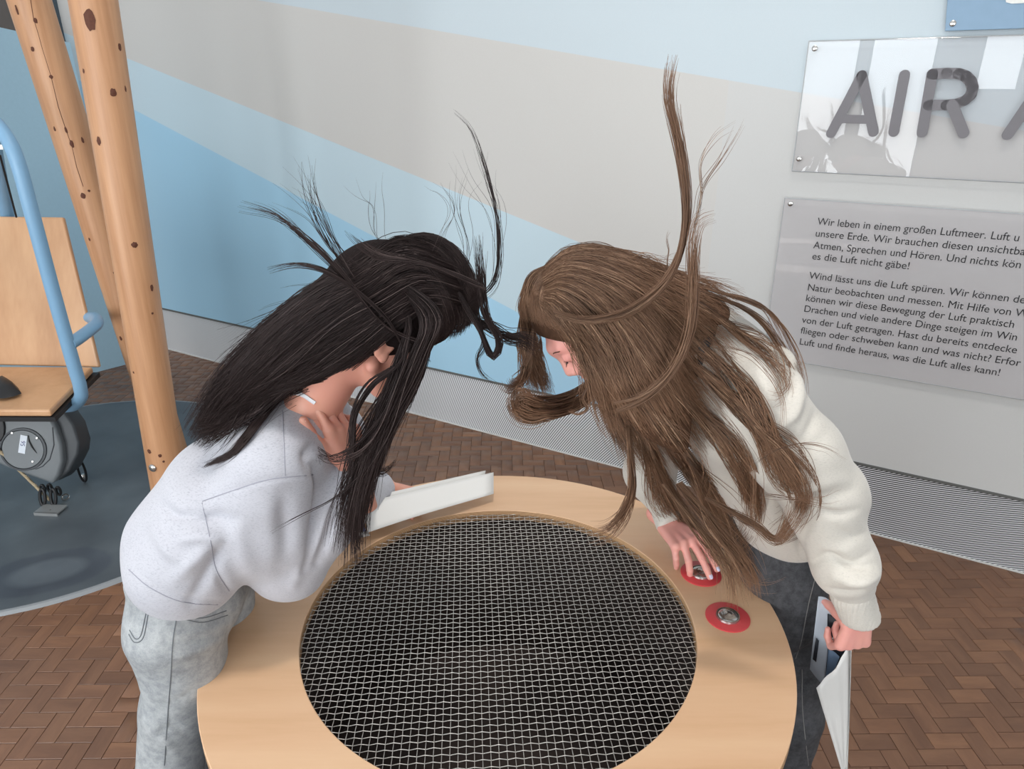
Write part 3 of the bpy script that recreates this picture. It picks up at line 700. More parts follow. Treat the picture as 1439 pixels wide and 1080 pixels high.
# ================================================================== PEOPLE: volumes as signed distance fields, surfaced by surface nets
class Vol:
    def __init__(s, lo, hi, h):
        s.lo = np.array(lo, float); s.h = h; s.n = np.maximum(4, np.ceil((np.array(hi)-s.lo)/h).astype(int)+1)
        s.a = np.full(s.n, 0.5, np.float32)
    def pts(s, lo=None, hi=None):
        i0 = np.zeros(3, int) if lo is None else np.clip(np.floor((lo-s.lo)/s.h).astype(int), 0, s.n)
        i1 = s.n.copy() if hi is None else np.clip(np.ceil((hi-s.lo)/s.h).astype(int)+1, 0, s.n)
        ax = [s.lo[k]+s.h*np.arange(i0[k], i1[k]) for k in range(3)]
        return (slice(i0[0], i1[0]), slice(i0[1], i1[1]), slice(i0[2], i1[2])), ax
    def op(s, prim, k=0.01, mode='add'):
        f, lo, hi = prim; pad = k*1.5+s.h*3+(0.0 if mode != 'add' else 0.03)
        sl, ax = s.pts(np.array(lo)-pad, np.array(hi)+pad)
        if min(len(a) for a in ax) == 0: return s
        X, Y, Z = np.meshgrid(*ax, indexing='ij', copy=False)
        d = f(X.astype(np.float32), Y.astype(np.float32), Z.astype(np.float32)); a = s.a[sl]
        if mode == 'add':
            hh = np.clip(0.5+0.5*(a-d)/k, 0, 1) if k > 0 else (d < a).astype(np.float32); s.a[sl] = a*(1-hh)+d*hh-k*hh*(1-hh)
        elif mode == 'cut':
            d = -d; hh = np.clip(0.5-0.5*(a-d)/k, 0, 1); s.a[sl] = a*(1-hh)+d*hh+k*hh*(1-hh)
        return s
    def add(s, prim, k=0.01): return s.op(prim, k)
    def cut(s, prim, k=0.005): return s.op(prim, k, 'cut')
    def sample(s, P):
        q = (P-s.lo)/s.h; qc = np.clip(q, 0, s.n-1.001); out = np.linalg.norm((q-qc), axis=-1)*s.h
        i = qc.astype(int); f = (qc-i).astype(np.float32); a = s.a; r = 0
        for dx in (0, 1):
            for dy in (0, 1):
                for dz in (0, 1):
                    w = (f[..., 0] if dx else 1-f[..., 0])*(f[..., 1] if dy else 1-f[..., 1])*(f[..., 2] if dz else 1-f[..., 2])
                    r = r+w*a[i[..., 0]+dx, i[..., 1]+dy, i[..., 2]+dz]
        return r+out
    def mesh(s):
        """naive surface nets"""
        a = s.a; ins = a < 0; n = np.array(a.shape)-1
        c = np.zeros(n, np.int8); cs = []
        for dx in (0, 1):
            for dy in (0, 1):
                for dz in (0, 1): c += ins[dx:dx+n[0], dy:dy+n[1], dz:dz+n[2]]
        act = (c > 0) & (c < 8); ids = -np.ones(n, np.int64); I = np.argwhere(act); ids[act] = np.arange(len(I))
        acc = np.zeros((len(I), 3)); cnt = np.zeros(len(I)); cor = [(x, y, z) for x in (0, 1) for y in (0, 1) for z in (0, 1)]
        for p in cor:
            for k in range(3):
                if p[k]: continue
                q = list(p); q[k] = 1
                va = a[I[:, 0]+p[0], I[:, 1]+p[1], I[:, 2]+p[2]]; vb = a[I[:, 0]+q[0], I[:, 1]+q[1], I[:, 2]+q[2]]
                m = (va < 0) != (vb < 0); t = np.where(m, va/(va-vb+1e-12), 0); pt = np.array(p, float)[None].repeat(len(I), 0); pt[:, k] = t
                acc[m] += pt[m]; cnt[m] += 1
        V = s.lo+(I+acc/cnt[:, None])*s.h; Fs = []
        for k in range(3):
            u, w = (k+1) % 3, (k+2) % 3
            sl0 = [slice(0, None)]*3; sl1 = [slice(0, None)]*3; sl0[k] = slice(0, -1); sl1[k] = slice(1, None)
            e0, e1 = ins[tuple(sl0)], ins[tuple(sl1)]; E = np.argwhere(e0 != e1)
            ok = (E[:, u] > 0) & (E[:, w] > 0) & (E[:, u] < n[u]) & (E[:, w] < n[w]); E = E[ok]; sgn = e0[tuple(E.T)]
            def cid(du, dw):
                q = E.copy(); q[:, u] -= du; q[:, w] -= dw; return ids[tuple(q.T)]
            q = np.stack([cid(0, 0), cid(1, 0), cid(1, 1), cid(0, 1)], 1); q[~sgn] = q[~sgn][:, ::-1]; Fs.append(q)
        return V, np.concatenate(Fs)
def cone(p0, p1, r0, r1, sc=(1, 1, 1)):
    """tapered capsule, optionally flattened: sc stretches space axes"""
    p0, p1 = np.array(p0, float), np.array(p1, float); sc = np.array(sc, float); R = max(r0, r1)*sc.max()
    a, b = p0/sc, p1/sc; ab = b-a; L2 = float(ab@ab)+1e-12
    def f(X, Y, Z):
        x, y, z = X/sc[0]-a[0], Y/sc[1]-a[1], Z/sc[2]-a[2]; t = np.clip((x*ab[0]+y*ab[1]+z*ab[2])/L2, 0, 1)
        return (np.sqrt((x-t*ab[0])**2+(y-t*ab[1])**2+(z-t*ab[2])**2)-(r0+(r1-r0)*t))*sc.min()
    return f, np.minimum(p0, p1)-R, np.maximum(p0, p1)+R
def ell(c, r, R=np.eye(3)):
    """ellipsoid with half axes r along the columns of R"""
    c = np.array(c, float); r = np.array(r, float); m = r.max()
    def f(X, Y, Z):
        x, y, z = X-c[0], Y-c[1], Z-c[2]
        u = [(x*R[0, k]+y*R[1, k]+z*R[2, k]) for k in range(3)]
        k0 = np.sqrt(sum((u[k]/r[k])**2 for k in range(3))); k1 = np.sqrt(sum((u[k]/r[k]**2)**2 for k in range(3)))
        return k0*(k0-1)/(k1+1e-9)
    return f, c-m, c+m
def half(point, normal, lo, hi):
    """solid side is where (p-point).normal > 0"""
    n = np.array(normal, float); n = n/np.linalg.norm(n); c = float(np.array(point)@n)
    return (lambda X, Y, Z: c-(X*n[0]+Y*n[1]+Z*n[2])), np.array(lo), np.array(hi)
def chain(vol, pts, rs, k=0.015, sc=(1, 1, 1), mode='add'):
    for i in range(len(pts)-1): vol.op(cone(pts[i], pts[i+1], rs[i], rs[i+1], sc), k, mode)
def frame(f, u):
    f = np.array(f, float); f /= np.linalg.norm(f); u = np.array(u, float); u -= f*(u@f); u /= np.linalg.norm(u)
    return np.stack([np.cross(f, u), f, u], 1)      # columns: right, forward, up
def bounds(*ps, pad=0.1):
    P = np.array(ps); return P.min(0)-pad, P.max(0)+pad
def join(parts):
    V = []; Fc = []; n = 0
    for v, f in parts: V.append(v); Fc.append(f+n); n += len(v)
    return np.concatenate(V), np.concatenate(Fc)
def relax(V, Fc, it=2, lam=0.5):
    e = np.concatenate([Fc[:, [0, 1]], Fc[:, [1, 2]], Fc[:, [2, 3]], Fc[:, [3, 0]]]) if Fc.shape[1] == 4 else np.concatenate([Fc[:, [0, 1]], Fc[:, [1, 2]], Fc[:, [2, 0]]])
    cnt = np.bincount(e[:, 0], minlength=len(V))+1e-9
    for _ in range(it):
        A = np.stack([np.bincount(e[:, 0], V[e[:, 1], k], minlength=len(V)) for k in range(3)], 1)/cnt[:, None]; V = V+(A-V)*lam
    return V
def vnormals(V, Fc):
    n = np.cross(V[Fc[:, 2]]-V[Fc[:, 0]], V[Fc[:, 3]]-V[Fc[:, 1]]); N = np.zeros_like(V)
    for k in range(4):
        for c in range(3): N[:, c] += np.bincount(Fc[:, k], n[:, c], minlength=len(V))
    return N/(np.linalg.norm(N, axis=1)[:, None]+1e-12)

def head_parts(vol, O, R, S=1.0):
    def P(x, y, z): return O+R@(np.array([x, y, z])*S)
    def E(c, r, k, mode='add', rot=None): vol.op(ell(P(*c), np.array(r)*S, R if rot is None else R@rot), k, mode)
    E((0, -.014, .035), (.074, .094, .088), 0.01)
    E((0, .028, -.030), (.055, .062, .078), 0.025)
    E((0, .064, -.092), (.022, .021, .019), 0.025)
    for s_ in (-1, 1):
        E((s_*.038, .052, -.032), (.026, .028, .032), 0.02)
        vol.op(cone(P(s_*.062, .0, -.055), P(s_*.02, .062, -.096), 0.012*S, 0.013*S), 0.02)
        E((s_*.032, .099, .002), (.014, .011, .009), 0.010, 'cut')
    vol.op(cone(P(-.036, .072, .024), P(0, .083, .024), .009*S, .011*S), 0.018); vol.op(cone(P(.036, .072, .024), P(0, .083, .024), .009*S, .011*S), 0.018)
    for s_ in (-1, 1): E((s_*.031, .0765, .003), (.014, .0125, .011), 0.004)
    vol.op(cone(P(0, .084, .012), P(0, .104, -.028), .0075*S, .0095*S), 0.014); E((0, .078, -.045), (.026, .018, .026), 0.015)
    for s_ in (-1, 1): E((s_*.011, .095, -.032), (.008, .010, .008), 0.006)
    for s_ in (-1, 1): E((s_*.006, .100, -.042), (.003, .004, .003), 0.002, 'cut')
    E((0, .088, -.057), (.021, .011, .0065), 0.006); E((0, .085, -.069), (.018, .011, .0075), 0.007)
    E((0, .102, -.063), (.022, .006, .0016), 0.003, 'cut')
    for s_ in (-1, 1):
        ca, sa = math.cos(0.25*s_), math.sin(0.25*s_); rot = np.array([[ca, -sa, 0], [sa, ca, 0], [0, 0, 1.0]])
        E((s_*.078, -.010, -.004), (.006, .019, .031), 0.005, rot=rot); E((s_*.085, -.006, -.002), (.006, .011, .020), 0.004, 'cut', rot)
        E((s_*.078, .0, -.030), (.005, .008, .009), 0.005)
    return P
def hand(vol, wrist, Rm, spec, side=1, S=1.0):
    """Rm columns: across (towards the thumb side = +x), along the fingers, back of hand normal. spec: per finger (spread, bend1, bend2, bend3)"""
    def P(x, y, z): return np.array(wrist)+Rm@(np.array([x*side, y, z])*S)
    vol.op(cone(P(0, -.06, 0), P(0, .0, 0), .022*S, .021*S, ), 0.01)
    for x0, x1, r in ((-.018, -.030, .0115), (-.006, -.010, .0125), (.006, .010, .0130), (.016, .029, .0130)):
        vol.op(cone(P(x0, .005, 0), P(x1, .078, 0), .014*S, r*S), 0.008)
    lens = [(.029, .019, .016), (.038, .024, .018), (.042, .027, .019), (.038, .023, .018)]; xs = (-.031, -.0105, .0105, .0305)
    tips = []
    for i, (x, ls) in enumerate(zip(xs, lens)):
        sp, *bends = spec[i]; p = np.array([x, .080-(.008 if i == 0 else 0), 0.0]); ang = 0.0; r = (.0078, .0088, .0090, .0088)[i]; rr = [r, r*.94, r*.86, r*.76]
        for j, (l, b) in enumerate(zip(ls, bends)):
            ang += b; d = np.array([math.sin(sp)*math.cos(ang), math.cos(sp)*math.cos(ang), -math.sin(ang)]); q = p+d*l
            vol.op(cone(P(*p), P(*q), rr[j]*S, rr[j+1]*S), 0.003 if j else 0.006); p = q
        tips.append((P(*p), Rm@(d*np.array([side, 1, 1]))))
    t = spec[4]      # thumb: out angle, drop, bend
    p = np.array([.024, .018, -.004]); ang = t[0]; dr = t[1]
    for j, (l, r0, r1) in enumerate(((.040, .0135, .0115), (.030, .0108, .0098), (.024, .0098, .0080))):
        d = np.array([math.sin(ang)*math.cos(dr), math.cos(ang)*math.cos(dr), -math.sin(dr)]); q = p+d*l
        vol.op(cone(P(*p), P(*q), r0*S, r1*S), 0.006 if j == 0 else 0.003); p = q; ang -= t[2]
    tips.append((P(*p), Rm@(d*np.array([side, 1, 1]))))
    return tips
def nail(mb, tip, d, up, r=0.0052):
    d = d/np.linalg.norm(d); up = up-d*(up@d); up /= np.linalg.norm(up)+1e-9; s_ = np.cross(d, up); c = tip+up*0.0068-d*0.001
    ring = [c+d*math.cos(a)*r*1.15+s_*math.sin(a)*r*0.85-up*0.0008 for a in np.linspace(0, 2*math.pi, 12, endpoint=False)]
    mb.add([c+up*0.0008]+ring, [(0, i, i % 12+1) for i in range(1, 13)])

# fabric relief: soft folds as ridges and creases along lines on the cloth
def folds(V, N, lst):
    D = V-CAM; f = D@Fv; u = 719.5+FPX*(D@Rv)/f; v = 540-FPX*(D@Uv)/f
    facing = np.clip(-(N*(D/np.linalg.norm(D, axis=1)[:, None])).sum(1)*2.2, 0, 1)
    amt = np.zeros(len(V))
    for pts, amp, w in lst:
        pts = np.array(smooth_path([np.array([p[0], p[1], 0.0]) for p in pts], 5))[:, :2] if len(pts) > 2 else np.array(pts, float)
        best = np.full(len(V), 1e9); bt = np.zeros(len(V)); L_ = len(pts)-1
        lo, hi = pts.min(0)-w*3, pts.max(0)+w*3; m = np.where((u > lo[0]) & (u < hi[0]) & (v > lo[1]) & (v < hi[1]))[0]
        if len(m) == 0: continue
        bm_ = np.full(len(m), 1e9); tm = np.zeros(len(m))
        for i in range(L_):
            a, b = pts[i], pts[i+1]; ab = b-a; t = np.clip(((u[m]-a[0])*ab[0]+(v[m]-a[1])*ab[1])/(ab@ab+1e-9), 0, 1)
            dd = np.hypot(u[m]-a[0]-t*ab[0], v[m]-a[1]-t*ab[1]); c = dd < bm_; bm_[c] = dd[c]; tm[c] = (i+t[c])/L_
        amt[m] += amp*np.exp(-(bm_/w)**2)*np.clip(np.sin(np.pi*np.clip(tm, 0.06, 0.94)), 0, 1)**0.6
    return V+N*(amt*facing)[:, None]
def lumps(V, N, amp, size, seed):
    r = np.random.default_rng(seed); o = np.zeros(len(V))
    for _ in range(7):
        k = r.normal(size=3); k *= 2*math.pi/size/np.linalg.norm(k)*r.uniform(0.6, 1.5); o += np.sin(V@k+r.uniform(0, 6.28))
    return V+N*(o*amp/2.6)[:, None]

# ------------------------------------------------------------------ hair strands
def interp_path(G, n):
    """Catmull-Rom resample of control points (k,d) to n points"""
    G = np.array(G, float); seg = np.linalg.norm(np.diff(G[:, :2], axis=0), axis=1); t = np.concatenate([[0], np.cumsum(seg+1e-6)]); t /= t[-1]
    if len(G) == 2: q = np.linspace(0, 1, n)[:, None]; return G[0]*(1-q)+G[1]*q
    out = []; T = np.linspace(0, 1, n)
    for x in T:
        i = min(max(np.searchsorted(t, x)-1, 0), len(G)-2); h = (x-t[i])/(t[i+1]-t[i]); p1, p2 = G[i], G[i+1]
        m1 = (G[i+1]-G[i-1])/(t[i+1]-t[i-1]) if i > 0 else (p2-p1)/(t[i+1]-t[i]); m2 = (G[i+2]-G[i])/(t[i+2]-t[i]) if i+2 < len(G) else (p2-p1)/(t[i+1]-t[i])
        m1 = m1*(t[i+1]-t[i]); m2 = m2*(t[i+1]-t[i])
        out.append((2*h**3-3*h**2+1)*p1+(h**3-2*h**2+h)*m1+(-2*h**3+3*h**2)*p2+(h**3-h**2)*m2)
    return np.array(out)
def rays_np(u, v): return Fv+((u-719.5)/FPX)[..., None]*Rv-((v-540)/FPX)[..., None]*Uv
def drape(u, v, vol, Y0, Y1, far=False, steps=90):
    """depth at which the line of sight meets the volume; nearest approach where it passes beside it"""
    sh = u.shape; u = u.ravel(); v = v.ravel(); d = rays_np(u, v); d = d/d[:, 1:2]; Ys = np.linspace(Y0, Y1, steps); out = np.zeros(len(u))
    for c in range(0, len(u), 20000):
        dd = d[c:c+20000]; P = CAM+dd[:, None, :]*Ys[None, :, None]; S = vol.sample(P); ins = S < 0
        if far: ins_ = ins[:, ::-1]; SS = S[:, ::-1]; YY = Ys[::-1]
        else: ins_ = ins; SS = S; YY = Ys
        hit = ins_.any(1); i = np.argmax(ins_, 1); i = np.maximum(i, 1); ar = np.arange(len(dd)); a, b = SS[ar, i-1], SS[ar, i]
        t = np.clip(a/(a-b+1e-9), 0, 1); yh = YY[i-1]+(YY[i]-YY[i-1])*t; out[c:c+20000] = np.where(hit, yh, YY[np.argmin(SS, 1)])
    return out.reshape(sh)
class Hair:
    def __init__(s): s.P = []; s.R = []; s.rnd = []; s.rng = np.random.default_rng(5)
    def strands(s, P, r0, tip=0.25, root=0.35):
        n, k, _ = P.shape; t = np.linspace(0, 1, k); rad = r0*(root+(1-root)*np.minimum(1, t*5))*np.where(t > 0.7, 1-(1-tip)*((t-0.7)/0.3), 1.0)
        s.P.append(P); s.R.append(np.repeat(rad[None], n, 0)*s.rng.uniform(0.75, 1.25, n)[:, None]); s.rnd.append(np.clip(s.rng.random(n)*0.55+(s.cl_rnd if getattr(s, 'cl_rnd', None) is not None and len(s.cl_rnd) == n else s.rng.random(n))*0.45, 0, 1)); s.cl_rnd = None
    def sheet(s, guides, n, vol=None, k=20, r=0.0006, lift=(0.001, 0.012), jit=2.0, clump=6, wave=1.5, Y=(0.7, 1.6), far=False, tip=0.25, endj=0.0, spread=0.5, cut=(0.85, 1.0)):
        """guides: neighbouring polylines of (px, py[, Y]); strands fill the sheet between them"""
        G = np.stack([interp_path([tuple(p) for p in g], k) for g in guides]); m = len(G); dim = G.shape[2]
        if clump:
            cen = s.rng.random(max(1, n//clump))*(m-1) if m > 1 else np.zeros(max(1, n//clump)); which = s.rng.integers(0, len(cen), n); a = cen[which]
            a = a+s.rng.normal(size=n)*spread*0.06*(m > 1)
        else: which = np.arange(n); cen = np.zeros(n); a = s.rng.random(n)*(m-1) if m > 1 else np.zeros(n)
        a = np.clip(a, 0, m-1-1e-6) if m > 1 else a
        i = a.astype(int); f = (a-i)[:, None, None]; Q = G[i]*(1-f)+(G[np.minimum(i+1, m-1)]*f)
        s.cl_rnd = s.rng.random(len(cen))[which] if clump else None
        t = np.linspace(0, 1, k)[None]; L_ = s.rng.uniform(cut[0], cut[1], n)[:, None]
        # trim to individual length
        tt = t*L_*(k-1); i0 = np.minimum(tt.astype(int), k-2); fr = (tt-i0)[..., None]; ar = np.arange(n)[:, None]; Q = Q[ar, i0]*(1-fr)+Q[ar, i0+1]*fr
        nc = max(1, len(cen)); ph = s.rng.uniform(0, 6.28, (nc, 2)); am = s.rng.normal(size=(nc, 2))
        cl = (am[which, 0:1]*np.sin(t*5+ph[which, 0:1])+am[which, 1:2]*np.sin(t*10+ph[which, 1:2])*0.5)*wave*(0.2+t)
        own = s.rng.normal(size=(n, 1))*jit*(0.35+0.65*t)+np.sin(t*s.rng.uniform(4, 12, (n, 1))+s.rng.uniform(0, 6.28, (n, 1)))*jit*0.35
        end = s.rng.normal(size=(n, 1))*endj*t**2.5
        dx = np.gradient(Q[..., 0], axis=1); dy = np.gradient(Q[..., 1], axis=1); l = np.hypot(dx, dy)+1e-6; off = cl+own+end
        u = Q[..., 0]-dy/l*off; v = Q[..., 1]+dx/l*off
        if dim == 3: Yd = Q[..., 2]+s.rng.normal(size=(n, 1))*0.004*(1+t)+am[which, 1:2]*0.004*t
        else: Yd = drape(u, v, vol, Y[0], Y[1], far)
        lf = s.rng.uniform(lift[0], lift[1], (n, 1))*(0.4+0.6*np.sin(np.pi*np.clip(t, 0, 0.75)))
        if dim == 3: lf = lf*0
        Yd = Yd+(lf if far else -lf)
        # keep depth smooth along each strand
        for _ in range(5): Yd[:, 1:-1] = (Yd[:, :-2]+2*Yd[:, 1:-1]+Yd[:, 2:])/4
        d = rays_np(u, v); P = CAM+d*(Yd/d[..., 1])[..., None]; s.strands(P, r, tip); return s
    def mesh(s, name, mat, parent, label=None):
        V = []; Fc = []; rn = []; al = []; n0 = 0
        for P, R, q in zip(s.P, s.R, s.rnd):
            n, k, _ = P.shape; T = np.gradient(P, axis=1); T /= np.linalg.norm(T, axis=2)[..., None]+1e-9
            ref = np.array([0.31, 0.52, 0.79]); A = np.cross(T, ref); A /= np.linalg.norm(A, axis=2)[..., None]+1e-9; B = np.cross(T, A)
            ring = np.stack([P+R[..., None]*(math.cos(a)*A+math.sin(a)*B) for a in (0, 2.0944, 4.1888)], 2)
            V.append(ring.reshape(-1, 3)); base = n0+(np.arange(n)[:, None]*k+np.arange(k-1)[None])[..., None]*3; j = np.arange(3)
            f = np.stack([base+j, base+(j+1) % 3, base+3+(j+1) % 3, base+3+j], -1).reshape(-1, 4); Fc.append(f); n0 += n*k*3
            rn.append(np.repeat(q, k*3)); al.append(np.tile(np.repeat(np.linspace(0, 1, k), 3), n))
        me = mesh_np(name, np.concatenate(V), np.concatenate(Fc), {'rnd': np.concatenate(rn), 'along': np.concatenate(al)})
        o = link(name, me, mat, parent, smooth=True); tag(o, label, kind='stuff'); return o
def hair_material(name, dark, mid, lite, tipc, rough=0.38, spec=0.5):
    nt = NT(name); a = nt.n('ShaderNodeAttribute', attribute_name='rnd'); b = nt.n('ShaderNodeAttribute', attribute_name='along')
    c = nt.ramp((a, 2), [(0.0, dark), (0.35, mid), (0.7, mid), (1.0, lite)]); tf = nt.n('ShaderNodeMapRange', {0: (b, 2), 1: 0.35, 2: 1.0, 3: 0.0, 4: 0.6})
    return nt.finish(nt.mix((tf, 0), c, tipc), rough, Specular_IOR_Level=spec)
M['hair_dark'] = hair_material('dark_hair', srgb(22, 17, 17), srgb(46, 36, 35), srgb(112, 97, 94), srgb(54, 41, 39), 0.55, 0.22)
M['hair_brown'] = hair_material('brown_hair', srgb(58, 41, 33), srgb(114, 86, 67), srgb(206, 170, 140), srgb(156, 118, 92), 0.5, 0.3)
def core_mat(name, c0, c1):
    nt = NT(name); mp = coords(nt, (60, 60, 14), (0, 0.6, 0)); nz = noise(nt, 3, 3, mp)
    return nt.finish(nt.mix(nz, c0, c1), 0.85, bump=nz, bstr=0.5, bdist=0.004, Specular_IOR_Level=0.1)
M['core_dark'] = core_mat('dark_hair_mass', srgb(20, 16, 16), srgb(40, 31, 30)); M['core_brown'] = core_mat('brown_hair_mass', srgb(58, 41, 32), srgb(96, 70, 53))
def skin_mat(name, base, pink):
    nt = NT(name); mp = coords(nt); n1 = noise(nt, 14, 3, mp); n2 = noise(nt, 350, 2, mp)
    return nt.finish(nt.mix(n1, base, pink), 0.5, bump=n2, bstr=0.08, bdist=0.0006, Subsurface_Weight=0.12, Subsurface_Radius=(0.01, 0.004, 0.002), Subsurface_Scale=1.0)
M['skin_a'] = skin_mat('warm_skin', srgb(214, 160, 136), srgb(212, 142, 126)); M['skin_b'] = skin_mat('rosy_skin', srgb(232, 176, 160), srgb(228, 150, 142))
M['lash'] = plain('eyelash', srgb(38, 28, 26), 0.6); M['brow'] = plain('brow_hair', srgb(96, 70, 56), 0.8)
M['nail'] = plain('pale_nail', srgb(226, 222, 244), 0.25); M['nail_plain'] = plain('natural_nail', srgb(238, 178, 168), 0.3)
def knit(name, base, fleck, amt=0.3, ribs=False):
    nt = NT(name); mp = coords(nt, (70, 70, 220), (0.2, 0.9, 0)); n1 = noise(nt, 3, 4, mp, 0.7); mp2 = coords(nt); n2 = noise(nt, 420, 2, mp2); n3 = noise(nt, 9, 2, mp2)
    f = nt.ramp(n1, [(0.5, (0, 0, 0, 1)), (0.72, (1, 1, 1, 1))]); fm = nt.math('MULTIPLY', (f, 0), amt)
    c = nt.mix((fm, 0), base, fleck); c = nt.mix(nt.math('MULTIPLY', (n3, 0), 0.12), c, tuple(x*0.8 for x in base[:3])+(1,))
    return nt.finish(c, 0.85, bump=n2, bstr=0.25, bdist=0.001, Sheen_Weight=0.25, Sheen_Roughness=0.5)
M['sweat_grey'] = knit('grey_marl_fleece', srgb(186, 186, 193), srgb(132, 133, 144), 0.65); M['sweat_cream'] = knit('cream_marl_fleece', srgb(206, 200, 190), srgb(168, 163, 156), 0.5)
def denim(name, base, dark, lite, wear=0.5):
    nt = NT(name); mp = coords(nt, (1, 1, 1)); n1 = noise(nt, 7, 4, mp); n2 = noise(nt, 500, 2, mp); n3 = noise(nt, 60, 4, mp, 0.7)
    c = nt.ramp(n1, [(0.3, dark), (0.5, base), (0.7, lite)]); n3 = nt.ramp(n3, [(0.36, (0, 0, 0, 1)), (0.64, (1, 1, 1, 1))]); c = nt.mix(wear, c, nt.mix(n3, dark, lite)); c = nt.mix(0.35, c, nt.mix(n2, dark, lite))
    return nt.finish(c, 0.85, bump=n2, bstr=0.3, bdist=0.001)
M['jeans_light'] = denim('light_grey_denim', srgb(158, 162, 164), srgb(104, 109, 115), srgb(192, 194, 194)); M['jeans_dark'] = denim('charcoal_denim', srgb(44, 45, 49), srgb(20, 21, 25), srgb(92, 92, 95))
M['stitch_grey'] = plain('grey_stitching', srgb(108, 112, 116), 0.8); M['seam'] = plain('seam_thread', srgb(150, 150, 160), 0.8); M['stitch_pale'] = plain('pale_stitching', srgb(120, 118, 116), 0.8)
M['strap_white'] = plain('white_strap', srgb(226, 226, 230), 0.6); M['hood_lining'] = plain('grey_lining', srgb(150, 148, 146), 0.9)
from mathutils.bvhtree import BVHTree
def surf_path(vol, pix, Y0, Y1, out=0.002, n=6):
    if isinstance(vol, BVHTree):
        p = np.array(smooth_path([np.array([a, b, 0.0]) for a, b in pix], n))[:, :2] if len(pix) > 2 else np.array(pix, float)
        res = []
        for a, b in p:
            d = ray(a, b); d = d/np.linalg.norm(d); h = vol.ray_cast(Vector(CAM), Vector(d))
            if h[0] is not None: res.append(np.array(h[0])-d*out)
        return res
    return surf_path_vol(vol, pix, Y0, Y1, out, n)
def surf_path_vol(vol, pix, Y0, Y1, out=0.002, n=6):
    p = np.array(smooth_path([np.array([a, b, 0.0]) for a, b in pix], n))[:, :2] if len(pix) > 2 else np.array(pix, float)
    Yd = drape(p[:, 0], p[:, 1], vol, Y0, Y1, steps=200); d = rays_np(p[:, 0], p[:, 1]); return [q for q in CAM+d*((Yd-out)/d[:, 1])[:, None]]
def lines_on(name, vol, paths, r, out, mat, parent):
    for pth in paths:
        q = surf_path(vol, pth, 0.7, 1.6, out)
        if len(q) > 2: MB().tube(q, r, 5).build(name, mat, parent, smooth=True)
def tube_on(name, vol, pix, Y, r, mat, parent, out=0.0015, n=6):
    return MB().tube(surf_path(vol, pix, Y[0], Y[1], out, n), r, 6).build(name, mat, parent, smooth=True)
def half_cut(vol, point, keep):
    """remove everything on the far side of a plane; keep = direction of the side that stays"""
    lo = vol.lo; hi = vol.lo+vol.n*vol.h; vol.op(half(point, -np.array(keep, float), lo, hi), 0.006, 'cut')
def cloth(name, vol, mat, parent, fl=(), lump=0.0, lsz=0.12, seed=1, it=2):
    V, Fc = vol.mesh(); V = relax(V, Fc, it); N = vnormals(V, Fc)
    if lump: V = lumps(V, N, lump, lsz, seed); N = vnormals(V, Fc)
    if fl: V = folds(V, N, fl); V = relax(V, Fc, 1)
    global SURF; SURF = BVHTree.FromPolygons(V.tolist(), Fc.tolist())
    return link(name, mesh_np(name, V, Fc), mat, parent, smooth=True)

# ------------------------------------------------------------------ the girl in grey (left)
GA = empty('person', (-0.70, 1.12, 0)); tag(GA, 'person with long black hair in light grey sweatshirt and grey jeans leaning on the table', 'person', 'people bending over the wind table')
OA = atY(536, 457, 1.11); RA = frame((0.70, 0.38, -0.60), (0.56, 0.16, 0.80))
pelA = np.array([-0.612, 1.09, 0.945]); cheA = atY(400, 640, 1.13); c7A = atY(432, 560, 1.13); nkA = atY(440, 568, 1.13)
shA, elA, wrA = atY(385, 650, 1.03), atY(402, 792, 1.10), atY(498, 655, 1.09)
shA2, elA2, wrA2 = atY(470, 610, 1.27), atY(500, 692, 1.47), atY(546, 688, 1.62)
# head and neck
hv = Vol(*bounds(OA, c7A-0.06, nkA-0.05, pad=0.14), 0.0024)
PH = head_parts(hv, OA, RA, 0.97)
hv.add(cone(PH(0, -.030, -.045), nkA+np.array([-0.01, 0, -0.02]), 0.044, 0.048), 0.018)
hv.add(cone(c7A+np.array([0.0, -0.01, -0.03]), atY(392, 608, 1.06), 0.040, 0.030), 0.03); hv.add(cone(c7A+np.array([0.0, 0.02, -0.03]), atY(455, 600, 1.22), 0.045, 0.04), 0.03)
parts = [hv.mesh()]
# hand raised to the chin
h1 = Vol(*bounds(wrA, atY(478, 540, 1.10), pad=0.085), 0.002)
Rh = np.stack([[-0.62, -0.72, 0.30], [-0.16, 0.05, 0.985], [0.75, -0.66, -0.05]], 1); Rh /= np.linalg.norm(Rh, axis=0)
tA = hand(h1, wrA+np.array([-0.004, 0, -0.002]), Rh, [(-.10, .75, 1.0, .6), (-.04, .6, .95, .6), (0, .45, .9, .6), (.08, .35, .8, .5), (.75, .1, .25)], 1, 0.93)
h1.add(cone(wrA+np.array([0.01, 0, -0.10]), wrA, 0.027, 0.021), 0.01); parts.append(h1.mesh())
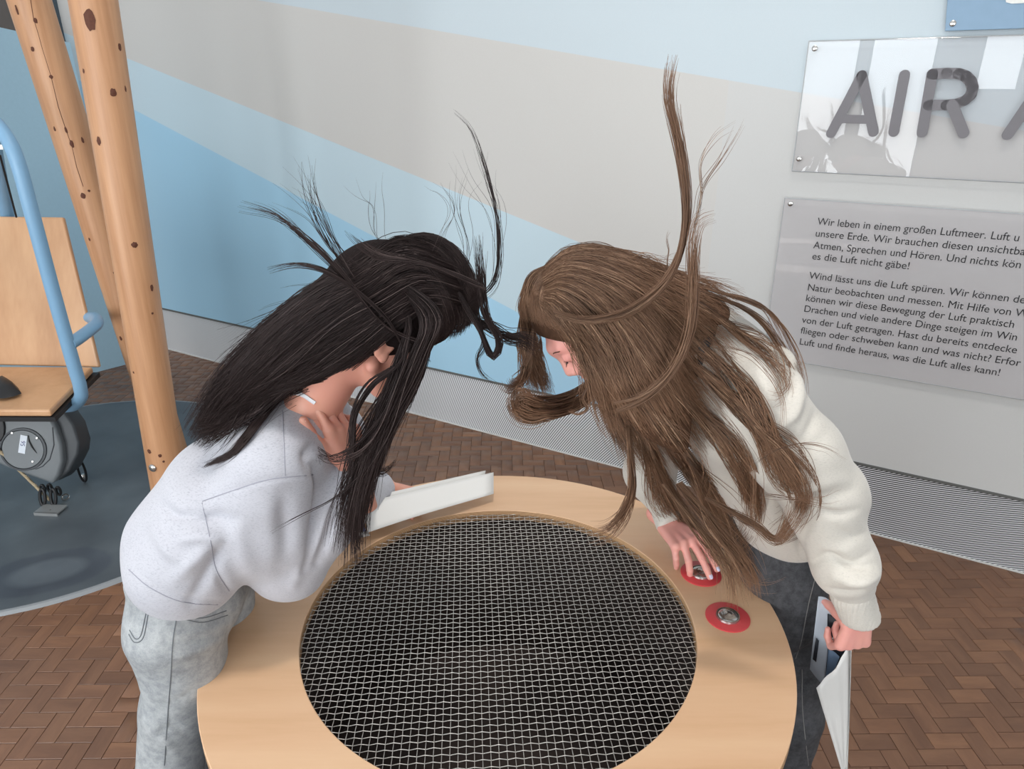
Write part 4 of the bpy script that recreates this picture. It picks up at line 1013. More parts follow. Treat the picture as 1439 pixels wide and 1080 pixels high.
# far hand holding the paper
h2 = Vol(*bounds(wrA2, atY(600, 735, 1.46), pad=0.08), 0.002)
y2 = atZ(592, 736, .806)-wrA2; y2 /= np.linalg.norm(y2); x2 = np.array([.5, .6, .5]); x2 -= y2*(x2@y2); x2 /= np.linalg.norm(x2); z2 = np.cross(x2, y2); z2 = z2 if z2[2] > 0 else -z2; Rh2 = np.stack([x2, y2, z2], 1); Rh2 /= np.linalg.norm(Rh2, axis=0)
tA2 = hand(h2, wrA2+np.array([0.012, 0, 0.0]), Rh2, [(-.25, -.1, .15, .1), (-.1, -.1, .1, .1), (0.05, -.1, .1, .1), (.18, -.1, .1, .1), (.5, .1, .2)], 1, 0.80)
h2.add(cone(wrA2+np.array([-0.08, 0, 0.005]), wrA2, 0.026, 0.021), 0.01); parts.append(h2.mesh())
# body under the clothes
kA = [np.array([-0.650, 1.01, 0.70]), np.array([-0.712, 1.01, 0.45]), np.array([-0.755, 1.03, 0.08]), np.array([-0.67, 1.03, 0.03])]
kA2 = [np.array([-0.675, 1.17, 0.70]), np.array([-0.71, 1.19, 0.45]), np.array([-0.78, 1.22, 0.08]), np.array([-0.68, 1.22, 0.03])]
bv = Vol(*bounds(pelA, c7A, shA2, elA2, kA[2], kA2[2], pad=0.13), 0.008)
bv.add(cone(pelA+np.array([.01,0,0]), cheA, 0.068, 0.080, (1, 1.4, 1)), 0.03); bv.add(cone(cheA, nkA-np.array([0, 0, .03]), 0.078, 0.05, (1, 1.5, 1)), 0.03)
chain(bv, [shA, elA, wrA], [.045, .036, .022]); chain(bv, [shA2, elA2, wrA2], [.042, .034, .022])
for kk, y in ((kA, -0.07), (kA2, 0.08)): chain(bv, [pelA+np.array([.0, y, -.03])]+kk, [.066, .052, .045, .032, .025])
parts.append(bv.mesh())
V, Fc = join(parts); V = relax(V, Fc, 2, 0.4); BODV, BODF = V.copy(), Fc.copy(); bodyA = link('body', mesh_np('body', V, Fc), M['skin_a'], GA, smooth=True)
for tp, d in tA: nm = MB(); nail(nm, tp, d, Rh[:, 2], 0.0045); nm.build('fingernail', M['nail_plain'], GA)
def face_marks(P, S, parent, Rf):
    for s_ in (-1, 1):
        m = MB(); pts = [P(s_*(.031+.013*math.cos(a)), (.0895-.004*abs(math.cos(a))), -.0005-.0035*math.sin(a)) for a in np.linspace(0, math.pi, 9)]
        m.tube(pts, 0.0011, 5)
        for q in np.linspace(0.1, math.pi-0.1, 9):
            b_ = P(s_*(.031+.013*math.cos(q)), .0885, -.0005-.0035*math.sin(q)); m.tube([b_, b_+Rf@np.array([s_*0.002*math.cos(q), .0055, -.0025])*S], [0.0005, 0.0002], 3)
        m.build('eyelashes', M['lash'], parent)
        e = MB()
        for t in np.linspace(0, 1, 26):
            b_ = P(s_*(.014+.034*t), .0905-.014*t*t, .0225+.005*math.sin(t*2.6)); e.tube([b_, b_+Rf@np.array([s_*.006, .0015, .0015])*S], [0.0007, 0.0002], 3)
        e.build('eyebrow', M['brow'], parent)
face_marks(PH, 0.97, GA, RA)
# jeans
jv = Vol(*bounds(pelA, kA[2], kA2[2], pad=0.15), 0.005)
jv.add(cone(pelA+np.array([0.0, 0, -.03]), pelA+np.array([0.0, 0, .06]), .098, .095, (1, 1.45, 1)), 0.02)
for kk, y in ((kA, -0.075), (kA2, 0.085)): chain(jv, [pelA+np.array([-.006, y, -.05]), pelA+np.array([-.008, y*.95, -.14])]+kk[:3], [.088, .074, .062, .066, .076], 0.02)
half_cut(jv, (0, 0, 0.055), (0, 0, 1)); half_cut(jv, pelA+np.array([0, 0, .075]), (0.2, 0, -1))
jf = [([(345, 862), (300, 872), (262, 880)], -.004, 5), ([(330, 885), (285, 897), (250, 900)], -.004, 5), ([(310, 900), (275, 915), (240, 925)], .004, 7), ([(215, 1040), (240, 1020), (262, 1030)], -.004, 6), ([(195, 1000), (225, 1035), (250, 1060)], .004, 8), ([(283, 960), (250, 985), (215, 990)], -.003, 6)]
jeA = cloth('jeans', jv, M['jeans_light'], GA, jf, 0.0015, 0.10, 3)
JY = (0.75, 1.5)
lines_on('stitching', SURF, ([(250, 858), (243, 900), (240, 950), (236, 1000), (231, 1075)], [(211, 838), (205, 862), (198, 892), (190, 897), (182, 885)], [(214, 838), (208, 864), (201, 896), (189, 902), (181, 891)], [(256, 864), (285, 868), (318, 858)], [(256, 869), (286, 874), (320, 864)]), 0.0010, 0.0004, M['stitch_grey'], GA)
# sweatshirt
sv = Vol(*bounds(pelA, c7A, shA2, elA2, wrA2, atY(178, 760, 1.05), elA, pad=0.13), 0.0045)
sv.add(cone(pelA+np.array([0.022, 0, .06]), cheA, .102, .102, (1, 1.5, 1)), 0.03)
sv.add(cone(atY(266, 745, 1.10), atY(300, 690, 1.10), .095, .09, (1, 1.5, 1)), 0.04)
sv.add(cone(cheA, nkA+np.array([-.025, 0, -.055]), .100, .066, (1, 1.6, 1)), 0.03)
sv.add(cone(c7A+np.array([-.025, -.02, -.050]), shA+np.array([0, 0.02, 0.0]), .055, .062), 0.03); sv.add(cone(c7A+np.array([0, .04, -.05]), shA2, .055, .06), 0.03)
chain(sv, [shA, (shA+elA)/2+np.array([-.012, -.006, 0]), elA], [.066, .080, .066], 0.03)
chain(sv, [elA, (elA+wrA)/2+np.array([0.006, 0, -0.004]), wrA+np.array([.004, 0, -.022])], [.066, .060, .037], 0.02)
chain(sv, [shA2, elA2, (elA2+wrA2)/2, wrA2+np.array([-.015, 0, 0])], [.06, .055, .05, .033], 0.02)
half_cut(sv, pelA+np.array([0.0, 0, .018]), (.50, 0, .86))
# lower hem drawn in a little, neckline opened
sv.cut(ell(atY(424, 524, 1.10), (.054, .10, .044), frame((0.0, 1, 0), (0.25, 0, 1))), 0.006)
sv.cut(cone(atY(442, 532, 1.11), atY(500, 505, 1.12), .048, .060, (1, 1.4, 1)), 0.006)
sf = [([(444, 655), (449, 700), (442, 750), (425, 800)], -.014, 5), ([(408, 690), (400, 730), (404, 770)], -.006, 14), ([(397, 577), (399, 620), (400, 668)], -.0016, 2.5), ([(284, 704), (330, 688), (380, 673), (442, 668)], -.0022, 3.0),
      ([(262, 742), (300, 726), (330, 730)], -0.0119, 8), ([(250, 760), (290, 752), (320, 760)], 0.0102, 9), ([(220, 700), (245, 725), (285, 722)], -0.0102, 9), ([(215, 735), (235, 770), (262, 790)], 0.0085, 10), ([(268, 845), (300, 790), (310, 770)], -0.0119, 9), ([(245, 815), (270, 790), (300, 760)], 0.0102, 10),
      ([(440, 640), (455, 680), (440, 740), (428, 790)], -0.0102, 7), ([(455, 700), (440, 760), (412, 820)], 0.0102, 8), ([(478, 700), (462, 750), (445, 790)], -0.0102, 6), ([(500, 680), (480, 720), (462, 770)], 0.0068, 6), ([(445, 620), (430, 640), (440, 668)], -0.0102, 7),
      ([(300, 790), (320, 830), (360, 838)], -0.0068, 6), ([(330, 720), (338, 760), (350, 800)], 0.0085, 14), ([(395, 700), (402, 750), (395, 800)], -0.0068, 12), ([(185, 795), (215, 822), (260, 840), (330, 846)], -.003, 3.5)]
swA = cloth('sweatshirt', sv, M['sweat_grey'], GA, sf, 0.003, 0.16, 5)
SWA = SURF
lines_on('seam', SWA, ([(397, 577), (399, 620), (401, 668)], [(284, 704), (330, 688), (380, 673), (440, 667)], [(284, 706), (296, 760), (304, 800), (322, 830)], [(379, 549), (392, 557), (410, 562), (436, 561), (458, 552)], [(181, 800), (212, 826), (260, 846), (330, 850)]), 0.0010, 0.0000, M['seam'], GA)
cfs = [wrA+np.array([.004, 0, -.030]), wrA+np.array([-.002, 0, .008])]
cuffv = Vol(*bounds(*cfs, pad=.07), 0.003); cuffv.add(cone(cfs[0], cfs[1], .034, .031), 0); half_cut(cuffv, cfs[1]+np.array([0, 0, -.004]), (0, 0, -1)); cloth('cuff', cuffv, M['sweat_grey'], GA)
lines_on('bra_strap', BVHTree.FromPolygons(BODV.tolist(), BODF.tolist()), ([(386, 558), (402, 552), (422, 553), (443, 566)],), 0.0042, 0.0005, M['strap_white'], GA)

# hair of the girl in grey
ca = Vol(*bounds(OA+0.12, atY(265, 615, 1.1), atY(500, 780, 1.0), pad=0.13), 0.007)
def lockc(vol, pts, k=0.03, sc=(1, 1.15, 1)):
    for a, b in zip(pts[:-1], pts[1:]): vol.add(cone(atY(*a[:3]), atY(*b[:3]), a[3], b[3], sc), k)
ca.add(ell(PH(0, -.018, .042), np.array((.084, .104, .094)), RA), 0.01); ca.add(ell(PH(.01, .03, .055), (.078, .070, .070), RA), 0.02)
lockc(ca, [(540, 415, 1.12, .070), (470, 455, 1.12, .064), (410, 495, 1.10, .052), (352, 535, 1.08, .030), (312, 575, 1.06, .012)], 0.04, (1, 1.35, 1))
# face side opened
fcut = Vol(ca.lo, ca.lo+ca.n*ca.h, ca.h)
ca.cut(ell(PH(0, .092, -.040), (.10, .064, .090), RA), 0.010)
hA = Hair(); rngs = hA
YR = (0.80, 1.5)
tmpv = ca
V, Fc = ca.mesh(); V = relax(V, Fc, 3); hairA0 = link('hair_mass', mesh_np('hair_mass', V, Fc), M['core_dark'], GA, smooth=True)
bothA = Vol(np.minimum(sv.lo, ca.lo), np.maximum(sv.lo+sv.n*sv.h, ca.lo+ca.n*ca.h), 0.008)
ax = [bothA.lo[k]+bothA.h*np.arange(bothA.n[k]) for k in range(3)]; G3 = np.stack(np.meshgrid(*ax, indexing='ij'), -1); bothA.a = np.minimum(sv.sample(G3), ca.sample(G3)).astype(np.float32)
back = [[(625, 352), (560, 334), (500, 374), (430, 412), (362, 470), (300, 540), (262, 612)],
        [(640, 370), (570, 350), (505, 392), (440, 430), (372, 487), (305, 560), (266, 618)],
        [(648, 392), (580, 372), (515, 410), (450, 450), (385, 505), (318, 572), (270, 625)],
        [(650, 410), (590, 395), (525, 432), (460, 475), (400, 520), (335, 577), (280, 622)],
        [(650, 425), (598, 415), (540, 450), (480, 495), (415, 533), (350, 574), (298, 606)],
        [(640, 435), (600, 432), (556, 460), (502, 505), (440, 538), (384, 552), (335, 586)]]
hA.sheet(back, 3200, bothA, 24, 0.00062, (0.001, 0.020), 1.8, 14, 5, YR, endj=3, cut=(0.45, 1.0))
hA.sheet(back, 260, bothA, 24, 0.0005, (0.006, 0.030), 9, 0, 6, YR, endj=12, cut=(0.7, 1.0))
hA.sheet([[p for p in g] for g in back], 900, ca, 18, 0.0007, (0.0, 0.012), 3, 7, 3, (0.8, 1.6), far=True, endj=7, cut=(0.75, 1.0))
# crown towards the forehead
front = [[(556, 336), (600, 329), (638, 346), (662, 385), (670, 420), (668, 455)], [(560, 336), (600, 332), (632, 350), (655, 385), (667, 420), (664, 452)], [(565, 345), (602, 345), (630, 370), (648, 400), (660, 435), (655, 465)], [(565, 360), (600, 362), (624, 390), (640, 425), (648, 450), (640, 474)], [(560, 380), (590, 385), (612, 415), (624, 445), (628, 465), (622, 478)], [(560, 400), (580, 410), (598, 435), (606, 460), (606, 475), (600, 484)]]
hA.sheet(front, 2000, ca, 16, 0.0006, (0.0, 0.010), 2.0, 6, 2, YR)
# curtain hanging beside the face (free, in front of the near cheek)
curt = [[(575, 400, 1.03), (608, 425, 1.02), (622, 450, 1.02), (606, 482, 1.02), (596, 515, 1.02), (572, 562, 1.02), (546, 612, 1.01), (530, 652, 1.0), (518, 700, 1.0), (508, 760, .99)],
        [(570, 405, 1.03), (600, 432, 1.01), (608, 455, 1.01), (596, 485, 1.01), (580, 520, 1.01), (556, 570, 1.01), (530, 625, 1.0), (512, 680, .99), (500, 740, .99), (504, 800, .98)],
        [(565, 410, 1.03), (588, 440, 1.01), (592, 462, 1.01), (580, 492, 1.01), (566, 525, 1.01), (540, 580, 1.0), (512, 640, .99), (496, 700, .99), (488, 750, .98), (484, 800, .98)]]
hA.sheet(curt, 1150, None, 26, 0.00065, jit=1.8, clump=9, wave=3.5, endj=4, cut=(0.62, 1.0), spread=0.8)
hA.sheet([[(560, 420, 1.03), (572, 450, 1.01), (566, 480, 1.01), (548, 530, 1.0), (524, 580, 1.0), (500, 640, .99), (478, 700, .99), (470, 770, .98)], [(565, 420, 1.03), (578, 450, 1.01), (574, 485, 1.01), (560, 540, 1.0), (535, 600, 1.0), (508, 660, .99), (492, 720, .99), (480, 790, .98)]], 110, None, 24, 0.00065, jit=2, clump=9, wave=6, endj=6, spread=2)
hA.sheet([[(575, 480, 1.01), (555, 510, 1.0), (515, 535, .99), (496, 575, .99), (492, 630, .99), (500, 680, .98)], [(578, 484, 1.01), (560, 515, 1.0), (525, 540, .99), (500, 580, .99), (496, 635, .99), (490, 690, .98)]], 60, None, 20, 0.0006, jit=1.5, clump=12, wave=3)
hA.sheet([[(575, 490, 1.0), (545, 570, .99), (505, 620, .98), (465, 640, .975), (446, 625, .97), (455, 652, .97)], [(575, 500, 1.0), (540, 590, .99), (500, 635, .98), (460, 648, .975), (443, 640, .97), (450, 655, .97)]], 26, None, 20, 0.0006, jit=2, clump=8, wave=3)
hA.sheet([[(540, 620, .99), (480, 690, .97), (420, 725, .955), (372, 752, .95)], [(560, 640, .99), (500, 690, .97), (440, 718, .955), (376, 750, .95)]], 4, None, 20, 0.0006, jit=1.5, clump=5, wave=2)
hA.sheet([[(584, 520, 1.02), (556, 595, 1.01), (532, 642, 1.01), (533, 660, 1.01), (548, 656, 1.01), (560, 642, 1.01)], [(578, 530, 1.02), (548, 605, 1.01), (526, 650, 1.01), (530, 668, 1.01), (545, 662, 1.01), (552, 648, 1.01)]], 60, None, 18, 0.0006, jit=1.5, clump=10, wave=2)
# lock sweeping over the shoulder to the back of the sweatshirt
hA.sheet([[(470, 500), (420, 535), (385, 556), (350, 600), (322, 636), (282, 656)], [(480, 508), (432, 538), (392, 562), (360, 602), (330, 638), (286, 655)]], 170, sv, 22, 0.00065, (0.012, 0.018), 1.8, 10, 2, YR)
hA.sheet([[(420, 500), (350, 560), (300, 600), (272, 612)], [(440, 520), (372, 570), (320, 596), (275, 606)]], 260, ca, 18, 0.00065, (0.002, 0.01), 4, 10, 5, YR, endj=14)
hA.mesh('hair', M['hair_dark'], GA)
def flyaway(hold, mat, parent, specs, seed):
    for (pth, n, r, jit, endj) in specs:
        H = Hair(); H.rng = np.random.default_rng(seed); seed += 1
        H.sheet([[tuple(p) for p in pth], [(p[0]+2+6*(1-q/len(pth))**2, p[1]+2+18*(1-q/len(pth))**3, p[2]) for q, p in enumerate(pth)]], n, None, 26, r, jit=jit, clump=max(3, n//3), wave=jit*1.2, endj=endj, tip=0.2, cut=(0.8, 1.0)); H.mesh('flying_lock', mat, parent)
flyaway(None, M['hair_dark'], GA, [
    ([(600, 470, 1.02), (540, 450, 1.0), (505, 415, .99), (470, 375, .98), (430, 335, .98), (385, 300, .98), (332, 287, .98)], 34, .0006, 2.0, 2),
    ([(560, 470, 1.0), (540, 440, .99), (500, 405, .98), (460, 380, .97), (415, 370, .97), (370, 379, .97)], 24, .0006, 1.4, 2),
    ([(560, 420, 1.03), (505, 395, 1.02), (480, 365, 1.02), (455, 320, 1.02), (438, 270, 1.02), (428, 215, 1.02)], 16, .0005, 3.5, 12),
    ([(560, 400, 1.03), (500, 375, 1.03), (465, 340, 1.03), (440, 300, 1.03), (410, 270, 1.03), (385, 250, 1.03)], 9, .00035, 5, 16),
    ([(680, 400, 1.03), (620, 375, 1.01), (570, 364, 1.0), (530, 358, 1.0), (505, 342, 1.0), (484, 322, 1.0)], 26, .0006, 2.0, 2),
    ([(640, 400, 1.06), (655, 430, 1.05), (670, 455, 1.05), (690, 498, 1.05), (700, 480, 1.05), (682, 440, 1.05), (673, 380, 1.05), (667, 325, 1.05)], 60, .0007, 3.0, 3),
    ([(670, 430, 1.06), (676, 480, 1.05), (668, 500, 1.05), (676, 522, 1.05), (700, 540, 1.05)], 12, .0005, 1.5, 2),
    ([(650, 430, 1.08), (690, 455, 1.08), (712, 470, 1.08), (735, 475, 1.08), (760, 490, 1.08)], 60, .0006, 5.0, 6),
    ([(650, 420, 1.1), (690, 390, 1.1), (697, 330, 1.1), (690, 270, 1.1), (675, 215, 1.1), (658, 175, 1.1), (632, 152, 1.1)], 12, .0006, 1.6, 2),
    ([(650, 420, 1.1), (690, 390, 1.1), (697, 330, 1.1), (690, 290, 1.1), (670, 250, 1.1), (660, 200, 1.1)], 9, .00035, 6, 18),
    ([(640, 400, 1.12), (650, 330, 1.12), (640, 270, 1.12), (643, 230, 1.12)], 7, .00035, 5, 12),
    ([(600, 340, 1.12), (628, 300, 1.12), (620, 262, 1.12), (606, 245, 1.12)], 5, .00035, 5, 10),
    ([(540, 350, 1.1), (520, 320, 1.1), (530, 280, 1.1), (510, 240, 1.1)], 5, .0003, 6, 14)], 40)

# ------------------------------------------------------------------ the girl in cream (right)
GB = empty('person', (0.66, 1.32, 0)); tag(GB, 'person with long brown hair in cream hooded sweatshirt and black jeans pressing a button', 'person', 'people bending over the wind table')
OB = atY(832, 450, 1.15); RB = frame((-0.60, -0.10, -0.80), (-0.80, 0.0, 0.60))
pelB = np.array([0.60, 1.345, 0.87]); cheB = atY(1025, 560, 1.20); c7B = atY(960, 455, 1.18); nkB = atY(935, 480, 1.18)
shB, elB, wrB = atY(1072, 562, 1.06), atY(1160, 705, 1.05), atY(1208, 868, 1.05); foB = atY(1186, 790, 1.04)
shB2, elB2 = atY(940, 560, 1.38), atY(912, 665, 1.46); wrB2 = atZ(941, 742, 0.865); tgB = atZ(989, 812, 0.818)
hvb = Vol(*bounds(OB, c7B, nkB, pad=0.135), 0.0022)
PB = head_parts(hvb, OB, RB, 0.91)
hvb.add(cone(PB(0, -.030, -.045), nkB+np.array([.01, 0, -.01]), .050, .055), 0.018); parts = [hvb.mesh()]
# hand on the button: fingers point towards the camera
h3 = Vol(*bounds(wrB2, tgB, pad=0.075), 0.0018)
yd = tgB-wrB2; yd = yd/np.linalg.norm(yd); xd = np.array([0.9, 0.35, 0.15]); xd -= yd*(xd@yd); xd /= np.linalg.norm(xd); zd = np.cross(yd, xd); zd = zd if zd[2] > 0 else -zd
ydh = yd+zd*0.42; ydh /= np.linalg.norm(ydh); zdh = zd-yd*0.42; zdh /= np.linalg.norm(zdh)
Rh3 = np.stack([xd, ydh, zdh], 1)
tB = hand(h3, wrB2+np.array([0.0, 0.012, 0.0]), Rh3, [(-.42, .95, .75, .3), (-.22, .85, .55, .3), (0.02, .60, .25, .15), (.06, .55, .25, .15), (.75, .5, .3)], 1, 0.98)
parts.append(h3.mesh())
# near hand gripping the papers
h4 = Vol(*bounds(wrB, atY(1205, 925, 1.05), pad=0.08), 0.002)
Rh4 = np.stack([[-0.98, -0.12, 0.0], [0.02, 0.02, -1.0], [0.10, -0.99, 0.05]], 1); Rh4 /= np.linalg.norm(Rh4, axis=0)
tB4 = hand(h4, wrB+np.array([-0.002, 0, 0.004]), Rh4, [(-.02, 1.3, 1.5, .8), (-.02, 1.2, 1.4, .8), (0, 1.0, 1.4, .8), (.02, .8, 1.3, .8), (.02, 1.45, .0)], 1, 0.86)
parts.append(h4.mesh())
kB = [np.array([0.655, 1.27, 0.62]), np.array([0.68, 1.25, 0.42]), np.array([0.69, 1.28, 0.08]), np.array([0.60, 1.26, 0.03])]
kB2 = [np.array([0.62, 1.44, 0.62]), np.array([0.62, 1.46, 0.42]), np.array([0.63, 1.48, 0.08]), np.array([0.54, 1.46, 0.03])]
bv = Vol(*bounds(pelB, c7B, shB, elB, wrB, elB2, kB[2], kB2[2], pad=0.12), 0.008)
bv.add(cone(pelB+np.array([.02,0,0]), cheB, .058, .075, (1, 1.4, 1)), 0.03); bv.add(cone(cheB, nkB-np.array([0, 0, .02]), .075, .05, (1, 1.4, 1)), 0.03)
chain(bv, [shB, elB, foB, wrB], [.045, .034, .028, .020]); chain(bv, [shB2, elB2, wrB2+np.array([0, 0.03, 0.015])], [.040, .022, .016])
for kk, y in ((kB, -0.07), (kB2, 0.08)): chain(bv, [pelB+np.array([.0, y, -.03])]+kk, [.075, .06, .045, .032, .025])
parts.append(bv.mesh())
V, Fc = join(parts); V = relax(V, Fc, 2, 0.4); link('body', mesh_np('body', V, Fc), M['skin_b'], GB, smooth=True)
for tp, d in tB[:4]: nm = MB(); nail(nm, tp, d, Rh3[:, 2]*0.6+np.array([0, 0, 0.6]), 0.0058); nm.build('fingernail', M['nail'], GB)
face_marks(PB, 0.95, GB, RB)
jv2 = Vol(*bounds(pelB, kB[2], kB2[2], pad=0.15), 0.005)
jv2.add(cone(pelB+np.array([.0, 0, -.04]), pelB+np.array([.0, 0, .07]), .092, .088, (1, 1.45, 1)), 0.02)
for kk, y in ((kB, -0.075), (kB2, 0.085)): chain(jv2, [pelB+np.array([.005, y, -.06]), pelB+np.array([.02, y*1.02, -.15])]+kk[:3], [.093, .086, .072, .066, .066], 0.02)
half_cut(jv2, (0, 0, .055), (0, 0, 1)); half_cut(jv2, pelB+np.array([0, 0, .085]), (-.2, 0, -1))
cloth('jeans', jv2, M['jeans_dark'], GB, [([(1148, 905), (1125, 922), (1105, 925)], -.012, 6), ([(1140, 800), (1130, 850), (1128, 900)], -.003, 3), ([(1150, 850), (1120, 845), (1095, 835)], -.003, 5), ([(1145, 890), (1125, 893), (1105, 880)], .004, 7), ([(1145, 960), (1125, 975), (1110, 970)], .004, 8)], 0.0015, .1, 8)
lines_on('stitching', SURF, ([(1147, 806), (1136, 850), (1126, 900), (1118, 925)], [(1127, 940), (1128, 1000), (1136, 1075)]), 0.0010, 0.0004, M['stitch_pale'], GB)
# hooded sweatshirt
s2 = Vol(*bounds(pelB, c7B, shB, elB, wrB, elB2, wrB2, atY(1150, 560, 1.0), pad=0.13), 0.0045)
s2.add(cone(pelB+np.array([.0, -.01, .09]), cheB+np.array([.0, 0, 0]), .108, .104, (1, 1.5, 1)), 0.03)
s2.add(cone(cheB, nkB+np.array([.03, 0, -.015]), .102, .068, (1, 1.5, 1)), 0.03)
s2.add(cone(atY(1048, 535, 1.18), atY(995, 480, 1.18), .085, .068, (1, 1.4, 1)), 0.03)
chain(s2, [shB, (shB*0.5+elB*0.5)+np.array([.0, 0, 0.0]), elB, foB, atY(1196, 818, 1.05)], [.070, .072, .064, .056, .042], 0.02)
s2.add(cone(atY(1175, 690, 1.05), atY(1198, 705, 1.05), .035, .022), 0.03)
chain(s2, [nkB+np.array([.03, .06, -.05]), shB2, elB2, wrB2+np.array([-.004, .045, .02])], [.06, .065, .058, .034], 0.02)
half_cut(s2, pelB+np.array([0, 0, .045]), (-.45, -.12, .88))
# hood lying on the back
hp = [atY(1020, 418, 1.16), atY(1070, 440, 1.10), atY(1108, 482, 1.05), atY(1130, 535, 1.01), atY(1118, 590, .985), atY(1070, 615, .975)]
s2.cut(ell(nkB+np.array([-.03, 0, .055]), (.075, .075, .055)), 0.01)
cf2 = [([(1050, 428), (1082, 450), (1106, 485), (1120, 530), (1116, 580), (1080, 612)], .013, 8), ([(1066, 460), (1090, 490), (1102, 530), (1100, 572)], -.020, 7), ([(1040, 470), (1066, 510), (1078, 560)], .006, 9), ([(1205, 716), (1180, 722), (1150, 716)], -.007, 5), ([(1222, 748), (1200, 752), (1170, 742)], -.005, 5), ([(1222, 778), (1195, 792), (1165, 780), (1140, 792)], -.010, 5), ([(1232, 808), (1205, 816), (1176, 812)], .017, 8), ([(1224, 829), (1192, 836), (1165, 828)], -.012, 4.5), ([(1226, 793), (1205, 798), (1180, 790)], -.009, 4), ([(1212, 760), (1185, 772), (1150, 765)], .004, 7),
       ([(1160, 610), (1130, 640), (1100, 690)], -.005, 9), ([(1195, 690), (1150, 700), (1112, 722)], -.007, 6), ([(1190, 672), (1150, 682), (1115, 690)], .005, 9), ([(1110, 600), (1080, 660), (1070, 730)], -.007, 9), ([(1140, 730), (1125, 760), (1128, 790)], -.006, 6), ([(1130, 640), (1110, 720), (1105, 765)], .005, 10), ([(1060, 760), (1100, 764), (1135, 762)], -.004, 4), ([(912, 700), (920, 730), (935, 750)], -.004, 5), ([(1010, 540), (1030, 600), (1035, 660)], .005, 16), ([(1155, 560), (1140, 600), (1120, 630)], -.006, 7)]
cloth('hooded_sweatshirt', s2, M['sweat_cream'], GB, cf2, 0.0032, .15, 12)
SWB = SURF
cv = Vol(*bounds(atY(1195, 835, 1.05), wrB, pad=.07), .003); cv.add(cone(atY(1197, 834, 1.05), wrB+np.array([0, 0, .004]), .038, .035), 0); half_cut(cv, wrB+np.array([0, 0, -.004]), (-0.2, 0, 1))
V, Fc = cv.mesh(); V = relax(V, Fc, 2); N = vnormals(V, Fc); an = np.arctan2(V[:, 1]-wrB[1], V[:, 0]-wrB[0]); V = V+N*(np.sin(an*46)*0.0009)[:, None]; link('cuff', mesh_np('cuff', V, Fc), M['sweat_cream'], GB, smooth=True)
cv = Vol(*bounds(wrB2, pad=.075), .003); cv.add(cone(wrB2+np.array([-.002, .040, .018]), wrB2+np.array([0, .016, .004]), .034, .031), 0); half_cut(cv, wrB2+np.array([0, .006, 0]), -yd); cloth('cuff', cv, M['sweat_cream'], GB)
tube_on('drawstring', s2, [(975, 470), (985, 500), (975, 530)], (0.8, 1.5), 0.006, M['black'], GB, 0.004)

cb2 = Vol(*bounds(OB+0.11, PB(0, .1, -.1), atY(1120, 760, 1.0), atY(830, 750, 1.05), pad=0.12), 0.007)
cb2.add(ell(PB(0, -.018, .042), np.array((.078, .097, .085)), RB), 0.01)
lockc(cb2, [(880, 440, 1.12, .070), (905, 520, 1.09, .066), (930, 580, 1.06, .042), (955, 625, 1.04, .016)], 0.04, (1, 1.0, 1))
lockc(cb2, [(880, 410, 1.14, .055), (950, 425, 1.12, .038), (1010, 440, 1.10, .020)], 0.03)
cb2.cut(ell(PB(0, .098, -.034), (.085, .062, .088), RB), 0.012)
V, Fc = cb2.mesh(); V = relax(V, Fc, 3); link('hair_mass', mesh_np('hair_mass', V, Fc), M['core_brown'], GB, smooth=True)
# hair and sweatshirt together as the surface the locks lie on
both = Vol(s2.lo-np.array([0.30, 0, 0]), s2.lo+s2.n*s2.h, 0.008)
ax = [both.lo[k]+both.h*np.arange(both.n[k]) for k in range(3)]
G3 = np.stack(np.meshgrid(*ax, indexing='ij'), -1); both.a = np.minimum(s2.sample(G3), cb2.sample(G3)).astype(np.float32)
HB = Hair(); YB = (0.75, 1.6)
topB = [[(770, 372), (800, 350), (850, 352), (900, 368), (950, 385), (1000, 398), (1060, 432)],
        [(762, 385), (800, 362), (855, 368), (910, 392), (955, 420), (1000, 450), (1050, 490)],
        [(757, 400), (795, 378), (850, 392), (900, 425), (940, 470), (985, 530), (1040, 600)],
        [(752, 412), (788, 396), (835, 415), (878, 460), (915, 520), (960, 590), (1010, 660)],
        [(750, 418), (778, 412), (812, 440), (850, 492), (880, 560), (915, 620), (955, 680)],
        [(750, 420), (772, 424), (798, 455), (830, 505), (858, 570), (886, 630), (915, 680)],
        [(750, 422), (765, 430), (790, 456), (815, 486), (834, 530), (848, 580), (872, 640)]]
HB.sheet(topB, 3800, both, 24, 0.00062, (0.001, 0.020), 2.0, 15, 6.5, YB, endj=4, cut=(0.5, 0.95))
HB.sheet(topB, 260, both, 24, 0.0005, (0.006, 0.030), 8, 0, 6, YB, endj=12, cut=(0.6, 1.0))
HB.sheet([[p for p in g] for g in topB], 800, cb2, 18, 0.0007, (0.0, 0.012), 3, 7, 3, YB, far=True, endj=7, cut=(0.6, 0.85))
HB.sheet([[(770, 372), (745, 385), (732, 415), (730, 436), (735, 450)], [(775, 372), (752, 392), (744, 418), (745, 438), (750, 455)], [(775, 385), (762, 400), (756, 420), (762, 440), (772, 460)], [(775, 390), (765, 410), (764, 430), (776, 446), (796, 468)]], 800, cb2, 14, 0.0006, (0.0, 0.008), 1.6, 6, 1.5, YB)
